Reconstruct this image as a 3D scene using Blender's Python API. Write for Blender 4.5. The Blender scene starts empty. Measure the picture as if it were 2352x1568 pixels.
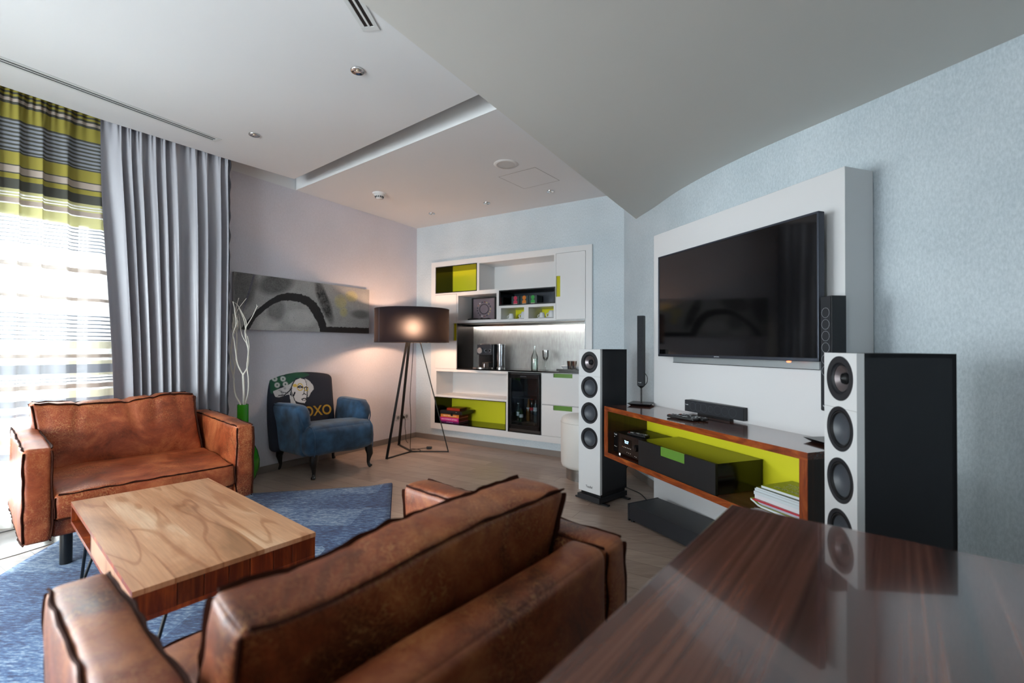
import bpy, math, random
from mathutils import Vector, Matrix, noise as mn
R = math.radians
random.seed(7)
scene = bpy.context.scene
COL = scene.collection

# ------------------------------------------------------------------ camera, sky, exposure
CAM_H = 1.17
def make_camera():
    p, r = R(.60), R(.20)
    cp, sp, cr, sr = math.cos(p), math.sin(p), math.cos(r), math.sin(r)
    F = Vector((0, cp, sp)); u = Vector((0, -sp, cp)); x = Vector((1, 0, 0))
    X = cr*x + sr*u; U = -sr*x + cr*u
    cam = bpy.data.cameras.new('camera')
    cam.sensor_width = 36; cam.lens = 1064.6/2352*36
    cam.clip_start = .02
    cam.dof.use_dof = True; cam.dof.focus_distance = 3.0; cam.dof.aperture_fstop = 1.7
    o = bpy.data.objects.new('camera', cam); COL.objects.link(o)
    m = Matrix((X, U, -F)).transposed().to_4x4()
    m.translation = Vector((0, 0, CAM_H)); o.matrix_world = m
    scene.camera = o
make_camera()
w = bpy.data.worlds.new('sky'); scene.world = w; w.use_nodes = True
bg = w.node_tree.nodes['Background']
bg.inputs[0].default_value = (.93, .96, 1.0, 1); bg.inputs[1].default_value = 11.5
scene.view_settings.view_transform = 'Standard'; scene.view_settings.look = 'None'
scene.view_settings.exposure = 1.55; scene.view_settings.gamma = 1.0
scene.view_settings.use_curve_mapping = False
scene.cycles.max_bounces = 10; scene.cycles.diffuse_bounces = 5; scene.cycles.glossy_bounces = 4
scene.cycles.transparent_max_bounces = 16; scene.cycles.transmission_bounces = 6
scene.cycles.sample_clamp_indirect = 6
scene.cycles.caustics_reflective = False; scene.cycles.caustics_refractive = False
scene.cycles.use_denoising = True

# ------------------------------------------------------------------ materials
def lin(h):
    if not isinstance(h, str): return tuple(h) + (1,)
    v = [int(h[i:i+2], 16)/255 for i in (0, 2, 4)]
    return tuple(c/12.92 if c <= .04045 else ((c+.055)/1.055)**2.4 for c in v) + (1,)
MATS = {}
def nt(name):
    m = bpy.data.materials.new(name); m.use_nodes = True
    t = m.node_tree; b = t.nodes['Principled BSDF']
    return m, t, b
def node(t, typ, **kw):
    n = t.nodes.new(typ)
    for k, v in kw.items(): setattr(n, k, v)
    return n
def coords(t, scale=(1, 1, 1), rot=(0, 0, 0)):
    tc = node(t, 'ShaderNodeTexCoord'); mp = node(t, 'ShaderNodeMapping')
    mp.inputs['Scale'].default_value = scale; mp.inputs['Rotation'].default_value = rot
    t.links.new(tc.outputs['Object'], mp.inputs['Vector']); return mp.outputs['Vector']
def ramp(t, fac, stops, interp='LINEAR'):
    r = node(t, 'ShaderNodeValToRGB'); r.color_ramp.interpolation = interp
    e = r.color_ramp.elements
    while len(e) < len(stops): e.new(.5)
    for k, (pos, c) in enumerate(stops): e[k].position = pos; e[k].color = lin(c)
    t.links.new(fac, r.inputs[0]); return r.outputs[0]
def noise_tex(t, vec, scale, detail=3, rough=.5, dist=0):
    n = node(t, 'ShaderNodeTexNoise'); n.inputs['Scale'].default_value = scale
    n.inputs['Detail'].default_value = detail; n.inputs['Roughness'].default_value = rough
    n.inputs['Distortion'].default_value = dist
    t.links.new(vec, n.inputs['Vector']); return n.outputs[0]
def bump(t, b, h, strength, dist=.01):
    n = node(t, 'ShaderNodeBump'); n.inputs['Strength'].default_value = strength
    n.inputs['Distance'].default_value = dist
    t.links.new(h, n.inputs['Height']); t.links.new(n.outputs[0], b.inputs['Normal'])
def P(name, color, rough=.5, metal=0, spec=.5, coat=0, var=0, vscale=8, bmp=0, bscale=200, emit=None, es=0, sheen=0):
    if name in MATS: return MATS[name]
    m, t, b = nt(name)
    c = lin(color)
    b.inputs['Base Color'].default_value = c; b.inputs['Roughness'].default_value = rough
    b.inputs['Metallic'].default_value = metal; b.inputs['Specular IOR Level'].default_value = spec
    b.inputs['Coat Weight'].default_value = coat; b.inputs['Coat Roughness'].default_value = .05
    b.inputs['Sheen Weight'].default_value = sheen
    if emit: b.inputs['Emission Color'].default_value = lin(emit); b.inputs['Emission Strength'].default_value = es
    vec = coords(t)
    if var:
        n = noise_tex(t, vec, vscale, 4)
        lo = tuple(max(0, x*(1-var)) for x in c[:3]); hi = tuple(min(1, x*(1+var)) for x in c[:3])
        t.links.new(ramp(t, n, [(.3, lo), (.7, hi)]), b.inputs['Base Color'])
    if bmp: bump(t, b, noise_tex(t, vec, bscale, 2), bmp, .003)
    MATS[name] = m; return m
def wood(name, c1, c2, c3, grain=(1, 8, 8), scale=3.0, rough=.35, coat=0, rot=(0, 0, 0), bm=.05, spec=.5, ring=2.2):
    m, t, b = nt(name)
    vec = coords(t, grain, rot)
    n1 = noise_tex(t, vec, scale, 5, .6, ring)
    n2 = noise_tex(t, coords(t, tuple(g*6 if g > 1 else g for g in grain), rot), scale*2, 3, .6, .3)
    mx = node(t, 'ShaderNodeMix'); mx.data_type = 'FLOAT'; mx.inputs[0].default_value = .3
    t.links.new(n1, mx.inputs[2]); t.links.new(n2, mx.inputs[3])
    t.links.new(ramp(t, mx.outputs[0], [(.32, c1), (.5, c2), (.66, c3)]), b.inputs['Base Color'])
    b.inputs['Roughness'].default_value = rough; b.inputs['Coat Weight'].default_value = coat
    b.inputs['Coat Roughness'].default_value = .04; b.inputs['Specular IOR Level'].default_value = spec
    if bm: bump(t, b, n2, bm, .002)
    MATS[name] = m; return m
def leather(name, dark, mid, light, scratch, rough=.42):
    m, t, b = nt(name)
    vec = coords(t)
    n1 = noise_tex(t, vec, 5.5, 8, .68, .5)
    base = ramp(t, n1, [(.34, dark), (.5, mid), (.66, light)])
    # fine pull-up scratches
    v = node(t, 'ShaderNodeTexVoronoi'); v.feature = 'DISTANCE_TO_EDGE'; v.inputs['Scale'].default_value = 42
    wv = node(t, 'ShaderNodeVectorMath'); wv.operation = 'ADD'
    nn = node(t, 'ShaderNodeTexNoise'); nn.inputs['Scale'].default_value = 14; t.links.new(vec, nn.inputs['Vector'])
    sc = node(t, 'ShaderNodeVectorMath'); sc.operation = 'SCALE'; sc.inputs['Scale'].default_value = .25
    t.links.new(nn.outputs['Color'], sc.inputs[0]); t.links.new(vec, wv.inputs[0]); t.links.new(sc.outputs[0], wv.inputs[1])
    t.links.new(wv.outputs[0], v.inputs['Vector'])
    line = ramp(t, v.outputs['Distance'], [(.0, (1, 1, 1)), (.07, (0, 0, 0))])
    patch = ramp(t, noise_tex(t, vec, 3.2, 4, .6), [(.42, (.06, .06, .06)), (.6, (.7, .7, .7))])
    mul = node(t, 'ShaderNodeMath'); mul.operation = 'MULTIPLY'
    t.links.new(line, mul.inputs[0]); t.links.new(patch, mul.inputs[1])
    mx = node(t, 'ShaderNodeMix'); mx.data_type = 'RGBA'
    t.links.new(mul.outputs[0], mx.inputs[0]); t.links.new(base, mx.inputs[6]); mx.inputs[7].default_value = lin(scratch)
    t.links.new(mx.outputs[2], b.inputs['Base Color'])
    n2 = noise_tex(t, vec, 90, 4, .6)
    rr = node(t, 'ShaderNodeMapRange'); rr.inputs['To Min'].default_value = rough-.1; rr.inputs['To Max'].default_value = rough+.16
    t.links.new(n1, rr.inputs['Value']); t.links.new(rr.outputs[0], b.inputs['Roughness'])
    bump(t, b, n2, .25, .002)
    MATS[name] = m; return m
def wallpaper(name, c1, c2, rough=.55, bs=.35):
    m, t, b = nt(name)
    n = noise_tex(t, coords(t, (1, 1, .45)), 130, 3, .7)
    n2 = noise_tex(t, coords(t), 2.0, 2)
    mx = node(t, 'ShaderNodeMix'); mx.data_type = 'FLOAT'; mx.inputs[0].default_value = .35
    t.links.new(n, mx.inputs[2]); t.links.new(n2, mx.inputs[3])
    t.links.new(ramp(t, mx.outputs[0], [(.36, c1), (.62, c2)]), b.inputs['Base Color'])
    b.inputs['Roughness'].default_value = rough
    bump(t, b, n, bs, .003)
    MATS[name] = m; return m
def cloth(name, color, opacity, trans=.5, sheen=0, rough=.8):
    """thin fabric: reflects, glows when lit from behind, and lets part of the light straight through"""
    m, t, b = nt(name); t.nodes.remove(b)
    out = t.nodes['Material Output']; c = lin(color)
    d = node(t, 'ShaderNodeBsdfDiffuse'); d.inputs[0].default_value = c
    tr = node(t, 'ShaderNodeBsdfTranslucent'); tr.inputs[0].default_value = c
    tp = node(t, 'ShaderNodeBsdfTransparent')
    m1 = node(t, 'ShaderNodeMixShader'); m1.inputs[0].default_value = trans
    m2 = node(t, 'ShaderNodeMixShader'); m2.inputs[0].default_value = opacity
    t.links.new(d.outputs[0], m1.inputs[1]); t.links.new(tr.outputs[0], m1.inputs[2])
    t.links.new(tp.outputs[0], m2.inputs[1]); t.links.new(m1.outputs[0], m2.inputs[2])
    t.links.new(m2.outputs[0], out.inputs[0]); MATS[name] = m; return m
def glass(name, tint='ffffff', refl=.12, rough=.02, dens=.0):
    """thin clear glass: straight-through light plus a fresnel reflection"""
    m, t, b = nt(name); t.nodes.remove(b)
    out = t.nodes['Material Output']
    tp = node(t, 'ShaderNodeBsdfTransparent'); tp.inputs[0].default_value = lin(tint)
    g = node(t, 'ShaderNodeBsdfGlossy'); g.inputs['Roughness'].default_value = rough
    lw = node(t, 'ShaderNodeLayerWeight'); lw.inputs[0].default_value = refl+.2
    mr = node(t, 'ShaderNodeMapRange'); mr.inputs['To Min'].default_value = refl*.5; mr.inputs['To Max'].default_value = .85
    t.links.new(lw.outputs['Fresnel'], mr.inputs['Value'])
    mx = node(t, 'ShaderNodeMixShader')
    t.links.new(mr.outputs[0], mx.inputs[0]); t.links.new(tp.outputs[0], mx.inputs[1]); t.links.new(g.outputs[0], mx.inputs[2])
    t.links.new(mx.outputs[0], out.inputs[0]); MATS[name] = m; return m
def attr_mat(name, rough=.7):
    m, t, b = nt(name)
    a = node(t, 'ShaderNodeAttribute'); a.attribute_name = 'print'
    t.links.new(a.outputs['Color'], b.inputs['Base Color']); b.inputs['Roughness'].default_value = rough
    MATS[name] = m; return m

WHITE = P('white_paint', 'd9d9d8', .75)
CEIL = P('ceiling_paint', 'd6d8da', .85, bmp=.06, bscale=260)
SOFFIT = P('soffit_paint', 'cfcfca', .85, bmp=.06, bscale=260)
WALLB = wallpaper('wallpaper_blue_grey', 'aebbc2', 'c8d2d8')
WALLL = wallpaper('wallpaper_grey', 'c4c2ca', 'cfcdd6', bs=.2)
LACQ = P('white_lacquer', 'd6d6d6', .28)
LACQP = P('white_panel_lacquer', 'd3d3d4', .45)
BLACKG = P('black_gloss', '0b0a0a', .12, spec=.5)
BLACKM = P('black_satin', '101114', .42)
SPKBLK = P('speaker_black_vinyl', '1b1d22', .5, bmp=.1, bscale=500)
SPKFRONT = P('speaker_white_front', 'd4d5d6', .35)
LIME = P('lime_lacquer', 'e6e02a', .35)
LIMEG = P('lime_gloss', 'bdb80e', .2)
GREENH = P('green_glass_handle', '5f8a35', .15, coat=.6)
STEEL = P('brushed_steel', '8f8d8a', .24, metal=1)
CHROME = P('chrome', 'd0d0d0', .12, metal=1)
SKIRT = P('baseboard_grey_brown', '7a716b', .5)
def backsplash():
    m, t, b = nt('brushed_backsplash')
    n = noise_tex(t, coords(t, (14, 14, 1.2)), 9, 5, .6)
    n2 = noise_tex(t, coords(t, (1, 1, 1)), 5, 4, .6)
    mx = node(t, 'ShaderNodeMix'); mx.data_type = 'FLOAT'; mx.inputs[0].default_value = .45
    t.links.new(n, mx.inputs[2]); t.links.new(n2, mx.inputs[3])
    t.links.new(ramp(t, mx.outputs[0], [(.3, '8b8886'), (.68, 'b4b6b4')]), b.inputs['Base Color'])
    b.inputs['Metallic'].default_value = .85; b.inputs['Roughness'].default_value = .36
    bump(t, b, n, .08, .002); MATS['bs'] = m; return m
BSPL = backsplash()
def floor_mat():
    m, t, b = nt('oak_planks')
    vec = coords(t, (1, 1, 1), (0, 0, R(31.3)))
    br = node(t, 'ShaderNodeTexBrick'); br.offset = .37; br.inputs['Scale'].default_value = 1
    br.inputs['Brick Width'].default_value = 1.3; br.inputs['Row Height'].default_value = .14
    br.inputs['Mortar Size'].default_value = .0016; br.inputs['Mortar Smooth'].default_value = .4
    br.inputs['Color1'].default_value = lin('98867a'); br.inputs['Color2'].default_value = lin('ad9c8f')
    br.inputs['Mortar'].default_value = lin('57473b'); br.inputs['Bias'].default_value = 0
    t.links.new(vec, br.inputs['Vector'])
    g = noise_tex(t, coords(t, (1, 9, 1), (0, 0, R(31.3))), 5, 5, .65, .8)
    gr = ramp(t, g, [(.3, (.72, .70, .68)), (.65, (1, 1, 1))])
    mx = node(t, 'ShaderNodeMix'); mx.data_type = 'RGBA'; mx.blend_type = 'MULTIPLY'; mx.inputs[0].default_value = 1
    t.links.new(br.outputs[0], mx.inputs[6]); t.links.new(gr, mx.inputs[7])
    t.links.new(mx.outputs[2], b.inputs['Base Color'])
    b.inputs['Roughness'].default_value = .36
    bump(t, b, g, .06, .002); MATS['floor'] = m; return m
OAK = floor_mat()
def table_mat():
    m, t, b = nt('acacia_boards')
    tc = node(t, 'ShaderNodeTexCoord'); sp = node(t, 'ShaderNodeSeparateXYZ'); t.links.new(tc.outputs['Object'], sp.inputs[0])
    k = node(t, 'ShaderNodeMath'); k.operation = 'MULTIPLY_ADD'; k.inputs[1].default_value = 7.2; k.inputs[2].default_value = .3; t.links.new(sp.outputs[1], k.inputs[0])
    fl = node(t, 'ShaderNodeMath'); fl.operation = 'FLOOR'; t.links.new(k.outputs[0], fl.inputs[0])
    xo = node(t, 'ShaderNodeMath'); xo.operation = 'MULTIPLY_ADD'; xo.inputs[1].default_value = 3.7; t.links.new(fl.outputs[0], xo.inputs[0]); t.links.new(sp.outputs[0], xo.inputs[2])
    cb = node(t, 'ShaderNodeCombineXYZ'); t.links.new(xo.outputs[0], cb.inputs[0]); t.links.new(sp.outputs[1], cb.inputs[1]); t.links.new(fl.outputs[0], cb.inputs[2])
    mp = node(t, 'ShaderNodeMapping'); mp.inputs['Scale'].default_value = (.42, 2.6, 1.7); t.links.new(cb.outputs[0], mp.inputs[0])
    n = noise_tex(t, mp.outputs[0], 2.2, 2, .4, .5)
    wv = node(t, 'ShaderNodeMath'); wv.operation = 'MULTIPLY'; wv.inputs[1].default_value = 34; t.links.new(n, wv.inputs[0])
    sn = node(t, 'ShaderNodeMath'); sn.operation = 'SINE'; t.links.new(wv.outputs[0], sn.inputs[0])
    mp2 = node(t, 'ShaderNodeMapping'); mp2.inputs['Scale'].default_value = (2, 60, 1); t.links.new(cb.outputs[0], mp2.inputs[0])
    n2 = noise_tex(t, mp2.outputs[0], 2, 4, .6)
    ln = ramp(t, sn.outputs[0], [(.0, (.0, .0, .0)), (.82, (.15, .15, .15)), (.97, (.9, .9, .9)), (1.0, (1, 1, 1))])
    big = noise_tex(t, mp.outputs[0], 1.8, 5, .62, .6)
    base = ramp(t, big, [(.32, '946946'), (.45, 'c28d66'), (.57, 'd4a27b'), (.70, 'e6c4a2')])
    mx = node(t, 'ShaderNodeMix'); mx.data_type = 'RGBA'; mx.blend_type = 'MULTIPLY'; mx.inputs[0].default_value = 1
    t.links.new(base, mx.inputs[6])
    lr = ramp(t, ln, [(0, (1, 1, 1)), (1, (.74, .63, .54))]); t.links.new(lr, mx.inputs[7])
    mx2 = node(t, 'ShaderNodeMix'); mx2.data_type = 'RGBA'; mx2.blend_type = 'MULTIPLY'; mx2.inputs[0].default_value = 1
    t.links.new(mx.outputs[2], mx2.inputs[6]); t.links.new(ramp(t, n2, [(.3, (.82, .8, .78)), (.65, (1, 1, 1))]), mx2.inputs[7])
    t.links.new(mx2.outputs[2], b.inputs['Base Color']); b.inputs['Roughness'].default_value = .30
    bump(t, b, n2, .05, .002); return m
def tile_mat():
    m, t, b = nt('pale_stone_tiles')
    br = node(t, 'ShaderNodeTexBrick'); br.offset = 0; br.inputs['Scale'].default_value = 1
    br.inputs['Brick Width'].default_value = .3; br.inputs['Row Height'].default_value = .9
    br.inputs['Mortar Size'].default_value = .002
    br.inputs['Color1'].default_value = lin('8f8b85'); br.inputs['Color2'].default_value = lin('8a8680')
    br.inputs['Mortar'].default_value = lin('6c6863')
    t.links.new(coords(t, (1, 1, 1), (0, 0, R(-58))), br.inputs['Vector'])
    t.links.new(br.outputs[0], b.inputs['Base Color']); b.inputs['Roughness'].default_value = .3
    MATS['tile'] = m; return m
TILE = tile_mat()
def rug_mat():
    m, t, b = nt('blue_worn_rug')
    vec = coords(t, (1, 1, 1))
    fine = noise_tex(t, coords(t, (1, 4.5, 1)), 26, 5, .75)
    big = noise_tex(t, vec, 1.6, 3, .6)
    ch = node(t, 'ShaderNodeTexVoronoi'); ch.distance = 'CHEBYCHEV'; ch.inputs['Scale'].default_value = 3.2; ch.inputs['Randomness'].default_value = .25
    t.links.new(vec, ch.inputs['Vector'])
    sp = node(t, 'ShaderNodeSeparateColor'); t.links.new(ch.outputs['Color'], sp.inputs[0])
    a = node(t, 'ShaderNodeMath'); a.operation = 'MULTIPLY_ADD'; a.inputs[1].default_value = .16
    t.links.new(sp.outputs[0], a.inputs[0]); t.links.new(fine, a.inputs[2])
    a2 = node(t, 'ShaderNodeMath'); a2.operation = 'MULTIPLY_ADD'; a2.inputs[1].default_value = .3
    t.links.new(big, a2.inputs[0]); t.links.new(a.outputs[0], a2.inputs[2])
    t.links.new(ramp(t, a2.outputs[0], [(.54, '14264f'), (.66, '2c4a7c'), (.76, '5078a8'), (.90, 'b0c4d6')]), b.inputs['Base Color'])
    b.inputs['Roughness'].default_value = .95; b.inputs['Sheen Weight'].default_value = .2
    bump(t, b, fine, .5, .004); MATS['rug'] = m; return m
RUG = rug_mat()

TABLEW = wood('acacia_table', 'a2703f', 'd4a574', 'ecd0a6', grain=(1.0, 5, 5), scale=1.5, rough=.26, ring=2.8, bm=.05)
TABLEW = table_mat()
TABLESIDE = wood('acacia_blocks', '3d1409', '6b2a10', '9a4a1c', grain=(5, 5, 1), scale=2.2, rough=.32, ring=1.6)
WALNUT = wood('walnut_gloss', '1e0e0a', '603629', '94604a', grain=(.16, 4.5, 4.5), scale=2.2, rough=.16, coat=.8, ring=.25, bm=.0)
WALNUTV = wood('walnut_side', '170c06', '2d1a0e', '3d2412', grain=(9, 9, .6), scale=1.8, rough=.3, coat=.3, ring=.6, bm=.0)
WALEDGE = wood('walnut_edge', '4c1c08', '86390f', 'ac5c24', grain=(1, 5, 5), scale=3.0, rough=.28, ring=3, bm=.0)
WALEDGEV = wood('walnut_edge_upright', '4c1c08', '82380f', 'a65a28', grain=(6, 6, 1), scale=3.0, rough=.28, ring=3, bm=.0)
def vary(m):
    t = m.node_tree; b = t.nodes['Principled BSDF']; src = b.inputs['Base Color'].links[0].from_socket
    oi = node(t, 'ShaderNodeObjectInfo'); mr = node(t, 'ShaderNodeMapRange'); mr.inputs['To Min'].default_value = .55; mr.inputs['To Max'].default_value = 1.7
    t.links.new(oi.outputs['Random'], mr.inputs['Value']); hs = node(t, 'ShaderNodeHueSaturation')
    t.links.new(src, hs.inputs['Color']); t.links.new(mr.outputs[0], hs.inputs['Value']); t.links.new(hs.outputs[0], b.inputs['Base Color'])
vary(TABLESIDE)
LEA1 = leather('cognac_leather', '6e2c14', '9c4826', 'c06c40', 'dca068', .40)
LEA2 = leather('shaded_cognac_leather', '4e210f', '834022', 'a86439', 'c08a56', .42)  # same leather as the cognac one, colour darkened for the shade on it
PIPE = P('leather_seam', '38190e', .85, spec=.15)

# ------------------------------------------------------------------ mesh helpers
class MB:
    def __init__(s): s.v = []; s.f = []; s.m = []
    def add(s, vs, fs, m=0):
        n = len(s.v); s.v += [tuple(p) for p in vs]; s.f += [tuple(i+n for i in f) for f in fs]; s.m += [m]*len(fs); return s
    def box(s, x0, x1, y0, y1, z0, z1, m=0):
        return s.add([(x, y, z) for z in (z0, z1) for y in (y0, y1) for x in (x0, x1)],
                     [(0, 2, 3, 1), (4, 5, 7, 6), (0, 1, 5, 4), (2, 6, 7, 3), (0, 4, 6, 2), (1, 3, 7, 5)], m)
    def prism(s, poly, z0, z1, m=0):
        n = len(poly)
        area = sum(poly[i][0]*poly[(i+1) % n][1]-poly[(i+1) % n][0]*poly[i][1] for i in range(n))
        if area < 0: poly = poly[::-1]
        return s.add([(x, y, z0) for x, y in poly]+[(x, y, z1) for x, y in poly],
                     [tuple(range(n))[::-1], tuple(range(n, 2*n))]+[(i, (i+1) % n, n+(i+1) % n, n+i) for i in range(n)], m)
    def lathe(s, prof, n=32, c=(0, 0, 0), axis='z', m=0):
        vs = []
        for r, h in prof:
            for k in range(n):
                a = 2*math.pi*k/n; q = (r*math.cos(a), r*math.sin(a), h)
                if axis == 'y': q = (q[0], q[2], q[1])
                if axis == 'x': q = (q[2], q[0], q[1])
                vs.append((q[0]+c[0], q[1]+c[1], q[2]+c[2]))
        fs = [(i*n+k, i*n+(k+1) % n, (i+1)*n+(k+1) % n, (i+1)*n+k) for i in range(len(prof)-1) for k in range(n)]
        if axis == 'y': fs = [f[::-1] for f in fs]
        return s.add(vs, fs, m)
    def cyl(s, c, r, h, n=24, axis='z', m=0, r2=None):
        r2 = r if r2 is None else r2
        return s.lathe([(0, 0), (r, 0), (r2, h), (0, h)], n, c, axis, m)
    def tube(s, path, rad, n=8, m=0, closed=False):
        path = [Vector(p) for p in path]; N = len(path)
        rads = rad if isinstance(rad, (list, tuple)) else [rad]*N
        vs = []; prev = None
        for i, p in enumerate(path):
            if closed: d = path[(i+1) % N]-path[i-1]
            else: d = path[min(i+1, N-1)]-path[max(i-1, 0)]
            d.normalize()
            if prev is None:
                up = Vector((0, 0, 1)) if abs(d.z) < .9 else Vector((1, 0, 0))
                a = d.cross(up).normalized()
            else:
                a = (prev-d*prev.dot(d)).normalized()
            prev = a; b = d.cross(a)
            for k in range(n):
                t = 2*math.pi*k/n; vs.append(p+(a*math.cos(t)+b*math.sin(t))*rads[i])
        L = N if closed else N-1
        fs = [(i*n+k, i*n+(k+1) % n, ((i+1) % N)*n+(k+1) % n, ((i+1) % N)*n+k) for i in range(L) for k in range(n)]
        if not closed: fs += [tuple(range(n))[::-1], tuple(range((N-1)*n, N*n))]
        return s.add(vs, fs, m)
    def bar(s, a, b, w, t, m=0, side=None):
        """flat bar from a to b, width w along side, thickness t"""
        a = Vector(a); b = Vector(b); d = (b-a).normalized()
        sd = Vector(side) if side else d.cross(Vector((0, 0, 1)))
        sd = (sd-d*sd.dot(d)).normalized(); tn = d.cross(sd)
        vs = [p+sd*i*w/2+tn*j*t/2 for p in (a, b) for i, j in ((-1, -1), (1, -1), (1, 1), (-1, 1))]
        return s.add(vs, [(3, 2, 1, 0), (4, 5, 6, 7), (0, 1, 5, 4), (1, 2, 6, 5), (2, 3, 7, 6), (3, 0, 4, 7)], m)
    def build(s, name, mats, parent=None, smooth=False, bevel=0, seg=2, solid=0):
        me = bpy.data.meshes.new(name); me.from_pydata(s.v, [], s.f); me.update()
        for m in (mats if isinstance(mats, (list, tuple)) else [mats]): me.materials.append(m)
        me.polygons.foreach_set('material_index', s.m)
        if smooth or bevel:
            me.polygons.foreach_set('use_smooth', [True]*len(s.f))
            if smooth is not True or bevel: me.set_sharp_from_angle(angle=R(38))
            elif smooth is True: me.set_sharp_from_angle(angle=R(50))
        o = bpy.data.objects.new(name, me); COL.objects.link(o)
        if parent: o.parent = parent
        if bevel:
            b = o.modifiers.new('bevel', 'BEVEL'); b.width = bevel; b.segments = seg; b.limit_method = 'ANGLE'; b.angle_limit = R(40); b.harden_normals = True
        if solid:
            sm = o.modifiers.new('solid', 'SOLIDIFY'); sm.thickness = solid; sm.offset = 0
        return o
def tag(o, label, cat, group=None, kind=None):
    if label: o['label'] = label
    if cat: o['category'] = cat
    if group: o['group'] = group
    if kind: o['kind'] = kind
    return o
def thing(name, label, cat, loc=(0, 0, 0), rz=0, group=None):
    o = bpy.data.objects.new(name, None); COL.objects.link(o); o.empty_display_size = .1
    o.location = loc; o.rotation_euler = (0, 0, rz); return tag(o, label, cat, group)
def struct(o): o['kind'] = 'structure'; return o
def kids(o): return [c for c in COL.objects if c.parent == o]
def dup(root, loc, rz=None, label=None, scale=None):
    ks = kids(root)
    r = root.copy(); COL.objects.link(r); r.location = loc
    if rz is not None: r.rotation_euler = (0, 0, rz)
    if scale: r.scale = scale
    if label: r['label'] = label
    for k in ks:
        gs = kids(k); c = k.copy(); COL.objects.link(c); c.parent = r
        for g in gs:
            d = g.copy(); COL.objects.link(d); d.parent = c
    return r
def text(name, s, size, mat, parent, loc, rot, ext=.0006, align='CENTER', sx=1, off=0):
    c = bpy.data.curves.new(name, 'FONT'); c.body = s; c.size = size; c.extrude = ext; c.offset = off; c.align_x = align; c.align_y = 'CENTER'
    o = bpy.data.objects.new(name, c); COL.objects.link(o)
    dg = bpy.context.evaluated_depsgraph_get()
    me = bpy.data.meshes.new_from_object(o.evaluated_get(dg)); bpy.data.objects.remove(o)
    me.materials.clear(); me.materials.append(mat)
    t = bpy.data.objects.new(name, me); COL.objects.link(t)
    if parent: t.parent = parent
    t.location = loc; t.rotation_euler = rot; t.scale = (sx, 1, 1); return t
FRONT = (R(90), 0, 0)     # text on a face looking towards -y
def ss(a, b, x):
    t = max(0, min(1, (x-a)/(b-a))); return t*t*(3-2*t)

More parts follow.
